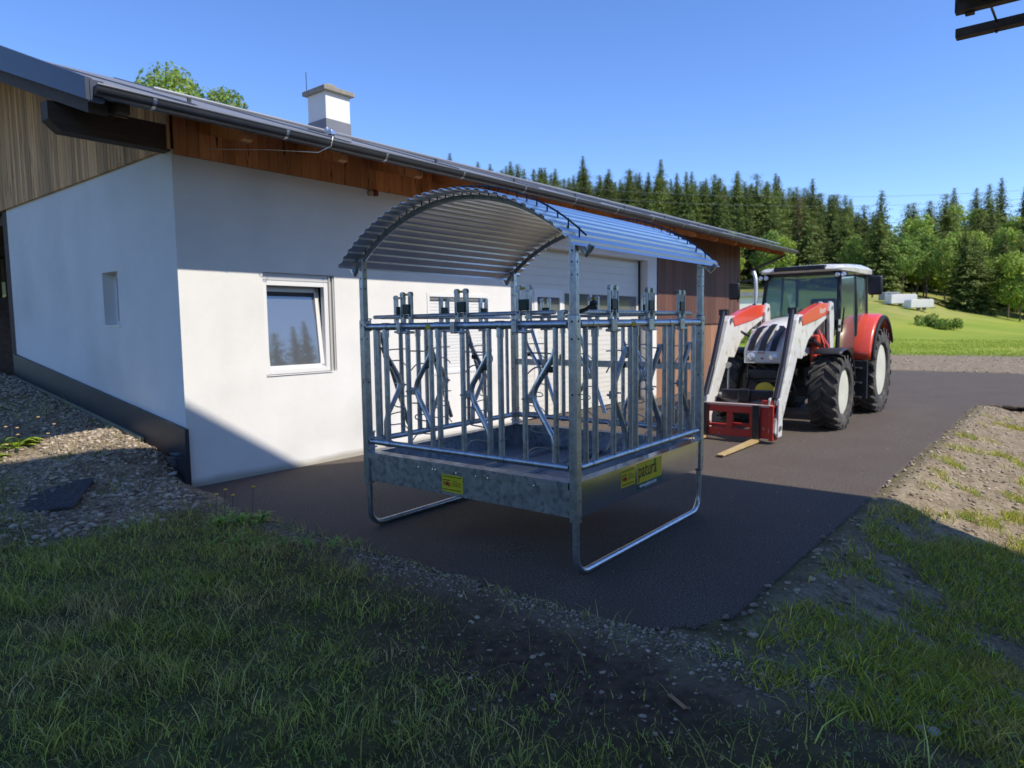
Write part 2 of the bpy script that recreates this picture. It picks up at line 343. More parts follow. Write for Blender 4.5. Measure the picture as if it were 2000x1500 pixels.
# walls: front wall with openings (Y=0), thickness .25
wl = MB(); ZT = 3.45
def wallseg(x0, x1, z0, z1, y0=0.0, y1=.25): wl.bb((x0, y0, z0), (x1, y1, z1))
W1 = (.945, 1.91, 1.115, 2.28); W2 = (3.47, 4.80, .95, 2.117); DO = (5.45, 9.945, 0, 2.97)
wallseg(0, W1[0], -.3, ZT); wallseg(W1[0], W1[1], -.3, W1[2]); wallseg(W1[0], W1[1], W1[3], ZT)
wallseg(W1[1], W2[0], -.3, ZT); wallseg(W2[0], W2[1], -.3, W2[2]); wallseg(W2[0], W2[1], W2[3], ZT)
wallseg(W2[1], DO[0], -.3, ZT); wallseg(DO[0], DO[1], DO[3], ZT); wallseg(DO[1], 10.36, -.3, ZT)
# gable wall with small window
GW = (1.47, 1.90, 1.705, 2.33)
def gseg(y0, y1, z0, z1): wl.bb((0.0, y0, z0), (.25, y1, z1))
gseg(.25, GW[0], -.3, 3.466); gseg(GW[0], GW[1], -.3, GW[2]); gseg(GW[0], GW[1], GW[3], 3.466); gseg(GW[1], 5.25, -.3, 3.466)
wl.bb((.25, 5.0, -.3), (10, 5.25, 3.4)); wl.bb((10.1, .25, 0), (10.35, 5.0, 3.4))
wl.build('plaster_wall', M_plaster, shed, smooth=False)
def roofz(n): return 3.62 + .345 * (.95 - n)
def vergez(n): return roofz(n) - .02 + .03 * (.99 - n)
# wood cladding above plaster, front: vertical boards
def boards_x(x0, x1, z0, z1, y, th, name, material, wd=.14, gap=.005, zf=None, jit=0, parent=shed):
    b = MB(); x = x0
    while x < x1 - .01:
        w_ = min(wd * rnd.uniform(.85, 1.15), x1 - x); zz = z1 if zf is None else zf(x)
        b.box((x + w_ / 2, y - th / 2 - rnd.uniform(0, .002), (z0 + zz) / 2 + rnd.uniform(-jit, jit)), (w_ - gap, th, zz - z0)); x += w_
    return b.build(name, material, parent, smooth=False)
boards_x(0.02, 10.36, 3.40, 3.85, -.003, .024, 'eave_cladding', M_woodr)
boards_x(10.365, 15.1, 1.62, 3.85, .012, .03, 'dark_cladding', M_woodd, wd=.16, jit=.008)
boards_x(10.365, 15.1, -.1, 1.66, .04, .02, 'light_cladding', M_woodl, wd=.16)
e_ = MB().bb((10.4, .05, -.1), (15.08, 5.5, 3.85)); e_.build('barn_core', M_woodd, shed, smooth=False)
# gable cladding
b = MB(); y = -.02
while y < 9:
    w_ = .092 * rnd.uniform(.9, 1.1); yc = y + w_ / 2
    zt = roofz(-yc) - .16 if yc < 5 else roofz(-10 + yc) - .16
    b.box((-.022 - rnd.uniform(0, .003), yc, (3.445 + zt) / 2), (.028, w_ - .009, zt - 3.445)); y += w_
b.build('gable_cladding', M_woodg, shed, smooth=False)
# plinth sheet along the gable
pl = MB()
def zsk(y): return .635 + .131 * y
pl.prism([(.0 - .06, zsk(-.06)), (5.25, zsk(5.25)), (5.25, zsk(5.25) - .62), (.22, zsk(.22) - .36), (.22, -.1), (-.0, -.1), (-.06, -.1)], -.045, -.003, 'x')
pl.build('dark_plinth', M_skirt, shed, smooth=False)
MB().prism([(-.085, .34), (-.085, -.1), (.1, -.1), (.1, .30), (.02, .36)], -.075, -.047, 'x').build('corner_flashing', M_skirt, shed, smooth=False)
MB().prism([(.9, zsk(.9) - .29), (5.3, zsk(5.3) - .33), (5.3, zsk(5.3) - .7), (.9, zsk(.9) - .6)], -.095, -.05, 'x').build('insulation_edge', M_insul, shed, smooth=False)
b = MB()
for k in range(11): b.box((-.06, .17 + .0, .03 + k * .032), (.03, .16, .013))
b.build('drainage_mesh', M_galv, shed, smooth=False)
# roof
rf = MB(); X0, X1 = -1.08, 16.55; NR = -5.0; th = .07
def rp(n, dz=0): return (-n, roofz(n) + dz)
zt = roofz(NR)
rf.prism([rp(.93), rp(NR), (12.5, roofz(NR) - .37 * 7.5), (12.5, roofz(NR) - .37 * 7.5 - th), (-NR, zt - th), (-.93, roofz(.93) - th)], X0, X1, 'x')
rf.build('roof', M_roofm, shed, smooth=False)
sm = MB()      # standing joints of the roof sheets
x = X0 + .9
while x < X1:
    sm.bar((x, .0 - .93 + .02, roofz(.91) + .008), (x, 5, roofz(-5) + .008), .02, .016); x += 1.7
sm.build('roof_sheet_joint', M_roofm, shed, smooth=False)
# verge fascia on the gable side
MB().prism([(-.99, vergez(.99) + .045), (5, vergez(-5) + .045), (5, roofz(-5) - .145), (-.99, roofz(.99) - .145)], X0 - .03, X0 + .02, 'x').build('verge_fascia', M_fascia, shed, smooth=False)
MB().prism([rp(.80, -.075), rp(-5, -.075), rp(-5, -.30), rp(.80, -.26)], X0 + .05, X0 + .20, 'x').build('verge_rafter', M_beam, shed, smooth=False)
MB().bb((X0 + .0, -1.0, roofz(.95) - .16), (X0 + .10, -.94, roofz(.95) + .0)).build('gutter_end_board', M_fascia, shed, smooth=False)
# soffit boards under the roof
MB().prism([rp(.90, -.075), rp(.0, -.075), rp(.0, -.10), rp(.90, -.10)], X0 + .2, X1 - .03, 'x').build('soffit', M_woodr, shed, smooth=False)
MB().prism([rp(.0, -.075), rp(-5, -.075), rp(-5, -.10), rp(.0, -.10)], X0 + .2, -.04, 'x').build('gable_soffit', M_beam, shed, smooth=False)
# purlin sticking out at the gable
b = MB(); b.prism([(-1.06, 3.52), (-.96, 3.43), (.05, 3.43), (.05, 3.68), (-1.06, 3.68)], .01, .17); b.build('purlin', M_beam, shed, smooth=False)
# rafter tails
x = -.78
while x < 16.3:
    b = MB(); b.prism([(-rn, roofz(rn) - .1 + dz) for rn, dz in ((.0, 0), (.86, 0), (.86, -.10), (.78, -.14), (.0, -.19))], x - .05, x + .05, 'x')
    o = b.build('rafter_tail', M_woodr if x > 0 else M_beam, shed, smooth=False)
    MB().bar((x, -.795, roofz(.795) - .243), (x, -.60, roofz(.60) - .24), .104, .006).build('rafter_end', M_endgrain, o, smooth=False); x += 1.12
# gutter: half round with rolled lip, brackets
gt = MB(); prof = []
for k in range(13):
    a = math.pi * k / 12; prof.append((-1.015 - .068 * math.cos(a) * -1, 3.565 - .072 * math.sin(a)))
ring = prof + [(p[0] * 1 + (-.004 if p[0] < -1.015 else .004), p[1] - .004) for p in reversed(prof)]
gt.prism(ring, X0 + .02, X1, 'x')
for k in (0, 1):
    xx = X0 + .021 if k == 0 else X1 - .001; gt.prism(prof, xx, xx + .004 * (1 if k == 0 else -1), 'x')
g_o = gt.build('gutter', M_gutter, shed)
MB().tube([(X0 + .02, -1.085, 3.568), (X1, -1.085, 3.568)], .011, 8).build('gutter_lip', M_galv if False else mat('gutter_bead', (.22, .225, .235), rough=.3, metal=.5), g_o)
MB().bb((X0 + .03, -.952, 3.50), (X1, -.935, 3.615)).build('gutter_back', M_gutter, g_o, smooth=False)
x = -.62
while x < 16.3:
    b = MB(); pr = [(-1.015 + .076 * math.cos(math.pi + math.pi * k / 10), 3.567 - .080 * math.sin(math.pi * k / 10)) for k in range(11)]
    for (a0, a1) in zip(pr[:-1], pr[1:]): b.bar((x, a0[0], a0[1]), (x, a1[0], a1[1]), .03, .005, up=(0, a0[0] + 1.015, a0[1] - 3.567))
    b.build('gutter_bracket', M_galv, g_o, smooth=False); x += 1.25
# snow guard pipe
sn = MB().tube([(-.42, -.62, roofz(.62) + .062), (16.4, -.62, roofz(.62) + .062)], .017, 8).build('snow_guard_pipe', mat('pale_pipe', (.36, .37, .39), rough=.35, metal=.5), shed)
x = -.1
while x < 16.3:
    MB().bar((x, -.62, roofz(.62) - .0), (x, -.62, roofz(.62) + .07), .022, .03).build('snow_guard_bracket', M_gutter, sn, smooth=False); x += 1.6
# lightning wire looped over gutter
wz = MB(); pts = [(1.9, -.35, roofz(.35) + .03), (1.45, -.8, roofz(.8) + .06), (1.2, -1.0, 3.66), (1.15, -1.09, 3.60), (1.12, -1.10, 3.50), (1.02, -1.02, 3.43), (.7, -.6, 3.47), (.35, -.03, 3.505)]
wz.tube(pts, .004, 6); wz.build('lightning_wire', M_galv, shed)
MB().box((1.2, -1.0, 3.665), (.06, .07, .05)).box((1.2, -.93, 3.70), (.04, .04, .06)).build('wire_clamp', M_galv, shed, bevel=.006)
# little siren lamp
si = MB().lathe([(.0, 0), (.035, 0), (.035, -.05), (.025, -.06), (0, -.06)], (2.50, 0, 3.355), 'y', 16).build('alarm_siren', mat('siren_cream', (.45, .36, .22), rough=.5), shed)
MB().box((2.572, -.04, 3.362), (.06, .055, .075)).build('red_lens', mat('red_lens', (.22, .01, .015), rough=.3), si, bevel=.008)
# window 1: tilted open sash
def window_frame(x0, x1, z0, z1, yf, fw, name, parent, material=M_pvc, d=.07):
    b = MB(); b.bb((x0, yf, z0), (x0 + fw, yf + d, z1)); b.bb((x1 - fw, yf, z0), (x1, yf + d, z1)); b.bb((x0 + fw, yf, z0), (x1 - fw, yf + d, z0 + fw)); b.bb((x0 + fw, yf, z1 - fw), (x1 - fw, yf + d, z1))
    return b.build(name, material, parent, smooth=False, bevel=.004)
wf = window_frame(W1[0] + .003, W1[1] - .075, W1[2] + .002, W1[3] - .085, .03, .058, 'window', shed)
MB().bb((W1[0] + .003, .025, W1[3] - .085), (W1[1] - .075, .12, W1[3] - .003)).build('shutter_box', mat('shutter_box_grey', (.56, .56, .55), rough=.5), wf, smooth=False, bevel=.003)
b = MB(); b.bb((W1[1] - .072, .012, W1[2] + .002), (W1[1] - .055, .12, W1[3] - .003)); b.bb((W1[1] - .055, .04, W1[2] + .002), (W1[1] - .02, .12, W1[3] - .003)); b.bb((W1[1] - .02, .012, W1[2] + .002), (W1[1] - .002, .12, W1[3] - .003))
b.build('shutter_rail', mat('rail_grey', (.50, .49, .46), rough=.5), wf, smooth=False)
MB().bb((W1[0] - .0, -.012, W1[2] - .012), (W1[1] - .07, .06, W1[2] + .0)).build('sill', M_pvc, wf, smooth=False, bevel=.004)
MB().bb((W1[0] + .003, .16, W1[2]), (W1[1], .17, W1[3])).build('room_dark_panel', M_black, wf, smooth=False)  # black sheet standing in for the unlit room behind the sash
sx0, sx1, sz0, sz1 = W1[0] + .055, W1[1] - .128, W1[2] + .055, W1[3] - .14
hinge = Matrix.Translation((0, .06, sz0)) @ Matrix.Rotation(R(-5.5), 4, 'X') @ Matrix.Translation((0, 0, -sz0))
sash = MB(); fw = .062
for a, c in (((sx0, 0, sz0), (sx0 + fw * .55, .05, sz1)), ((sx1 - fw, 0, sz0), (sx1, .05, sz1)), ((sx0, 0, sz0), (sx1, .05, sz0 + fw * .7)), ((sx0, 0, sz1 - fw), (sx1, .05, sz1))):
    sash.bb(a, c)
sash.v = [tuple(hinge @ Vector(v)) for v in sash.v]; sa = sash.build('tilted_sash', M_pvc, wf, smooth=False, bevel=.003)
pn = MB().bb((sx0 + .02, .018, sz0 + .03), (sx1 - .03, .026, sz1 - .03)); pn.v = [tuple(hinge @ Vector(v)) for v in pn.v]; pn.build('pane', M_glass, sa, smooth=False)
# window 2: closed roller shutter with pale slats
wf2 = window_frame(W2[0] + .003, W2[1] - .003, W2[2], W2[3] - .002, -.008, .05, 'shuttered_window', shed)
b = MB(); z = W2[2] + .05
while z < W2[3] - .10: b.bb((W2[0] + .05, .02, z), (W2[1] - .05, .03, z + .043)); z += .046
b.build('roller_shutter', M_pvc, wf2, smooth=False, bevel=.003)
MB().bb((W2[0] + .05, .005, W2[3] - .10), (W2[1] - .05, .03, W2[3] - .052)).build('shutter_slot', mat('slot_grey', (.18, .18, .17), rough=.6), wf2, smooth=False)
# gable window
gwf = MB(); y0, y1, z0, z1 = GW; fx = .13
gwf.bb((fx, y0, z0), (fx + .06, y0 + .06, z1)); gwf.bb((fx, y1 - .06, z0), (fx + .06, y1, z1)); gwf.bb((fx, y0 + .06, z0), (fx + .06, y1 - .06, z0 + .06)); gwf.bb((fx, y0 + .06, z1 - .06), (fx + .06, y1 - .06, z1))
gw_ = gwf.build('small_window', M_pvc, shed, smooth=False)
MB().bb((fx + .03, y0 + .06, z0 + .06), (fx + .04, y1 - .06, z1 - .06)).build('pane', M_glass, gw_, smooth=False)
MB().bb((-.012, y0 - .01, z0 - .012), (.13, y1 + .01, z0 + .004)).build('sill', M_pvc, gw_, smooth=False)
# garage door
gd = MB(); yD = .20; rows = [(0.02 + k * .0) for k in range(0)]
z = .02; x0, x1 = DO[0] + .0, DO[1] - .03
wz0, wz1 = 1.86, 2.215
lev = []
z = .02
while z < wz0 - .01: zz = min(z + .093, wz0); lev.append((z, zz)); z = zz
z = wz1
while z < 2.96: zz = min(z + .145, 2.97); lev.append((z, zz)); z = zz
for a, c in lev: gd.bb((x0, yD, a + .003), (x1, yD + .04, c - .003))
gd.bb((x0, yD + .008, 0.02), (x1, yD + .036, wz0)); gd.bb((x0, yD + .008, wz1), (x1, yD + .036, 2.97))
for a, c in ((x0, 5.56), (5.82, 6.32), (6.98, 7.14), (8.0, 8.07), (9.82, x1)): gd.bb((a, yD, wz0), (c, yD + .04, wz1))
gdo = gd.build('garage_door', M_door, shed, smooth=False)
for a, c in ((5.56, 5.82), (7.14, 8.0), (8.07, 9.82)): MB().bb((a, yD + .015, wz0), (c, yD + .03, wz1)).build('pane', M_glass, gdo, smooth=False)
b = MB(); a0, a1 = 6.21, 7.07
b.bb((a0, yD - .012, .05), (a0 + .09, yD + .0, 2.27)); b.bb((a1 - .09, yD - .012, .05), (a1, yD, 2.27)); b.bb((a0 + .09, yD - .012, 2.13), (a1 - .09, yD, 2.27))
wd = b.build('wicket_door', M_pvc, gdo, smooth=False, bevel=.003)
MB().bb((6.32, yD + .012, wz0), (6.98, yD + .03, 2.13)).build('pane', M_glass, wd, smooth=False)
MB().box((6.97, yD - .04, 1.05), (.02, .05, .12)).tube([(6.97, yD - .06, 1.08), (6.87, yD - .06, 1.08)], .009, 8).build('handle', M_black, wd, smooth=False)
b = MB(); b.bb((DO[1] - .045, .17, 0), (DO[1] - .005, .25, 2.97)); b.bb((DO[0] + .0, .24, -.05), (DO[1], .26, .02)); b.build('door_rail', M_black, shed, smooth=False)
# downpipe-like bracket at the far end under the eave
b = MB(); b.tube([(15.2, -.25, 3.0), (16.2, -.85, 3.45)], .035, 8); b.build('eave_strut', M_beam, shed)
# chimney
ch = MB(); ch.bb((2.53, .88, 3.9), (2.93, 1.28, 4.83)); cho = ch.build('chimney', M_plaster, shed, smooth=False)
MB().box((2.73, 1.08, 4.862), (.51, .51, .06)).build('chimney_cap', M_cap, cho, smooth=False, bevel=.008)
MB().lathe([(.12, 4.89), (.12, 4.96), (.09, 4.985), (.085, 4.95)], (2.73, 1.08, 0), 'z', 20).build('flue_collar', M_cap, cho)
MB().tube([(2.53, 1.30, 4.88), (2.53, 1.30, 5.16)], .005, 6).build('lightning_rod', M_black, cho)
MB().bb((2.522, .872, 3.95), (2.938, 1.288, 4.47)).build('chimney_flashing', M_roofm, cho, smooth=False)
b = MB(); b.prism([(-.93 + .15, roofz(.78) + .01), (5.9, roofz(-5.9) + .01), (5.9, roofz(-5.9) + .05), (-.78, roofz(.78) + .05)], 0, .0); 

# open shed part behind and slatted fence
b = MB()
for k in range(26): b.box((.1 + k * .13, 11.2, 2.5), (.06, .03, 1.9))
fo = b.build('slatted_fence', M_beam, None, smooth=False); tag(fo, 'dark wooden slatted fence in the open bay behind the shed gable', 'fence')
MB().bar((.0, 11.24, 3.3), (3.5, 11.24, 3.3), .05, .1).bar((.0, 11.24, 2.25), (3.5, 11.24, 2.25), .05, .1).build('fence_rail', M_beam, fo, smooth=False)
MB().bb((.0, 11.3, 3.3), (4.2, 11.4, 5.4)).build('bay_dark_panel', M_beam, shed, smooth=False)  # dark panel added above the slats to stand in for the bay's darkness
gxh, gyh = np.meshgrid(np.linspace(-.6, 2.95, 40), np.linspace(7.4, 11.1, 40), indexing='ij'); gzh = 2.15 * sstep(7.4, 9.8, gyh) + .07 * hnoise(gxh, gyh, 5, 66) + .03 * hnoise(gxh, gyh, 16, 67) + .2
ih = np.arange(1600).reshape(40, 40); FH = np.stack([ih[:-1, :-1], ih[1:, :-1], ih[1:, 1:], ih[:-1, 1:]], -1).reshape(-1, 4)
hp = npmesh('soil_heap', np.stack([gxh, gyh, gzh], -1).reshape(-1, 3), FH, mat('brown_soil_heap', (.12, .07, .04), (.24, .15, .09), rough=.95, ns=14, bump=.6), smooth=True); hp.modifiers.new('t', 'SOLIDIFY').thickness = .3
tag(hp, 'brown heap of earth in front of the slatted fence behind the gable', 'heap')
b = MB(); b.bb((.0, 5.26, -.2), (.2, 5.46, 3.45)); b.bb((.0, 8.8, -.2), (.2, 9.0, 3.45)); b.bb((0.1, 5.3, 3.3), (10, 9, 3.45)); b.bb((3.0, 5.3, 0), (3.1, 9, 3.4)); b.build('open_bay_frame', M_beam, shed, smooth=False)

# ------------------------------------------------------------------ the feeder
FE = empty('hay_feeder', (.268, -4.648, 0), .0218); tag(FE, 'galvanised cattle hay feeder with curved corrugated roof and feeding fences on four sides', 'hay feeder')
FD, FW = 1.97, 2.0      # local x: B->C (depth), y: B->A (width)
corners = {'B': (0, 0), 'A': (0, FW), 'C': (FD, 0), 'D': (FD, FW)}
R_ARC = 1.545; ZC = 2.55 - R_ARC; YC = FW / 2
hole = mat('hole_shade_disc', (.01, .01, .01), rough=.9)  # dark discs painted for the shade inside open holes
for k, (x, y) in corners.items():
    sx = -1 if x == 0 else 1; sy = -1 if y == 0 else 1
    b = MB(); b.bb((x - .03, y - .03, .37), (x + .03, y + .03, 1.70)); 
    po = b.build('corner_post', M_galv, FE, smooth=False, bevel=.005)
    MB().bb((x - .024, y - .024, 1.70), (x + .024, y + .024, 2.19)).build('upper_post', M_galv, po, smooth=False, bevel=.004)
    hb = MB()
    for z in (1.95, 2.03, 2.10): hb.lathe([(.006, -.0255), (.006, -.0235)], (x + 0, y, z), 'y', 8); hb.lathe([(.006, -.0255), (.006, -.0235)], (x, y, z), 'x', 8)
    for z in (1.2, 1.55, 1.66): hb.lathe([(.007, -.0315), (.007, -.029)], (x, y, z), 'y', 8); hb.lathe([(.007, -.0315), (.007, -.029)], (x, y, z), 'x', 8)
    hb.build('bolt_hole_discs', hole, po, smooth=False)
    for z in (.745, .67, 1.66):
        b = MB()
        ex = -sx * .055; ey = -sy * .055
        b.tube([(x + ex, y - .012 * sy, z - .05), (x + ex, y - .012 * sy, z + .05)], .005, 6); b.box((x + ex * .9, y + ey * .2, z), (.03, .05, .012)); b.box((x + ey * .2, y + ey * .9, z), (.05, .03, .012)); b.tube([(x - .012 * sx, y + ey, z - .05), (x - .012 * sx, y + ey, z + .05)], .005, 6)
        b.box((x + ex, y - .012 * sy, z + .05), (.018, .018, .008)); b.box((x - .012 * sx, y + ey, z + .05), (.018, .018, .008))
        b.build('fixing_bolt', M_galv, po, smooth=False)
for y in (0, FW):
    pts = [(0, y, .44), (0, y, .16)]
    for k in range(1, 8):
        a = math.pi / 2 * k / 8; pts.append((.13 - .13 * math.cos(a), y, .153 - .13 * math.sin(a)))
    pts += [(.13, y, .023), (FD - .13, y, .023)]
    for k in range(1, 8):
        a = math.pi / 2 * k / 8; pts.append((FD - .13 + .13 * math.sin(a), y, .153 - .13 * math.cos(a)))
    pts += [(FD, y, .16), (FD, y, .44)]
    MB().tube(pts, .023, 12).build('skid', M_galv, FE)
# trough
TB, TT = .40, .635
b = MB()
b.bb((-.012, .032, TB), (-.008, FW - .032, TT - .045)); b.prism([(-.014, TT - .052), (-.036, TT - .048), (-.036, TT), (.06, TT + .001), (.06, TT - .003), (-.033, TT - .006), (-.033, TT - .045), (-.014, TT - .048)], .034, FW - .034)
o = b.build('front_trough_panel', M_steel, FE, smooth=False)
bb_ = MB()
for q in (.32, .72, .83, 1.02, 1.23, 1.26, 1.41): bb_.lathe([(.0, -.019), (.008, -.017), (.009, -.013)], (0, q + .0, TT - .062), 'x', 8)
bb_.build('panel_bolts', mat('bright_bolt', (.8, .8, .8), rough=.2, metal=1), o)
b = MB(); b.bb((.032, -.016, TB), (FD - .032, -.012, TT - .01)); b.prism([(-.02, TT), (-.02, TT - .012), (.06, TT - .006), (.06, TT)], .033, FD - .033, 'x')
o_r = b.build('side_trough_panel', M_bright, FE, smooth=False)
b = MB(); b.bb((.032, FW + .012, TB), (FD - .032, FW + .016, TT)); b.bb((.032, FW - .06, TT - .004), (FD - .032, FW + .012, TT - .001)); b.build('side_trough_panel', M_steel, FE, smooth=False)
b = MB(); b.bb((FD + .008, .032, TB), (FD + .012, FW - .032, TT)); b.bb((FD - .06, .032, TT - .004), (FD + .008, FW - .032, TT - .001)); b.build('rear_trough_panel', M_steel, FE, smooth=False)
M_in = mat('trough_inside_sheet', (.36, .38, .40), (.45, .47, .50), rough=.45, metal=.7, ns=8)
b = MB(); b.bb((-.006, -.01, TB + .005), (FD + .006, FW + .01, TB + .012))
b.add([(.0, .06, TT - .012), (.0, FW - .06, TT - .012), (.20, FW - .12, TB + .07), (.20, .12, TB + .07)], [(0, 1, 2, 3)])
b.build('trough_floor', M_in, FE, smooth=False)
b = MB()
for y in (.55, 1.0, 1.45): b.bar((.0, y, TB + .03), (FD, y, TB + .03), .04, .03)
b.bar((1.0, .02, TB - .012), (1.0, FW - .02, TB - .012), .05, .03); b.build('floor_rib', M_in, FE, smooth=False)
# roof: arches and corrugated sheet
def arc(z_off, y): rr = R_ARC + z_off; return ZC + math.sqrt(max(rr * rr - (y - YC) ** 2, 0))
for x in (0.0, FD):
    pts = [(x, YC - 1.13, arc(0, YC - 1.11) + .045), (x, YC - 1.115, arc(0, YC - 1.1) + .01), (x, YC - 1.095, arc(0, YC - 1.10) - .02)] + [(x, YC + t, arc(0, YC + t) - .015) for t in np.linspace(-1.05, 1.05, 27)] + [(x, YC + 1.095, arc(0, YC + 1.10) - .02), (x, YC + 1.115, arc(0, YC + 1.1) + .01), (x, YC + 1.13, arc(0, YC + 1.11) + .045)]
    b = MB(); b.tube(pts, .021, 8); b.build('roof_arch', M_galv, FE)
    o_ = MB(); o_.tube([(x, YC + t, arc(.062, YC + t)) for t in np.linspace(-1.09, 1.09, 30)], .006, 6)
    for t in np.arange(-1.04, 1.06, .08): o_.tube([(x, YC + t, arc(-.015, YC + t)), (x, YC + t, arc(.07, YC + t))], .005, 5)
    o_.build('roof_hold_down', M_black, FE)
a0, a1 = -math.asin(1.09 / R_ARC), math.asin(1.09 / R_ARC); NW = 30; V = []; per = 8
prof = [(0, 0), (.40, 0), (.5, 1), (.9, 1)]
for k in range(NW):
    for fr, hh in prof: V.append((a0 + (a1 - a0) * (k + fr) / NW,   .018 + .012 * hh))
V.append((a1, .018)); Nn = len(V); XS = (-.16, FD + .17); vs = []; fs = []
for off in (0, .0016):
    for X in XS:
        for a, h in V: rr = R_ARC + h + off; vs.append((X, YC + rr * math.sin(a), ZC + rr * math.cos(a)))
for i in range(Nn - 1):
    fs += [(i, i + 1, Nn + i + 1, Nn + i), (2 * Nn + i, 3 * Nn + i, 3 * Nn + i + 1, 2 * Nn + i + 1), (i, 2 * Nn + i, 2 * Nn + i + 1, i + 1), (Nn + i, Nn + i + 1, 3 * Nn + i + 1, 3 * Nn + i)]
fs += [(0, Nn, 3 * Nn, 2 * Nn), (Nn - 1, 3 * Nn - 1, 4 * Nn - 1, 2 * Nn - 1)]
mb = MB(); mb.add(vs, fs); ro = mb.build('curved_roof', M_corr, FE, smooth=False)
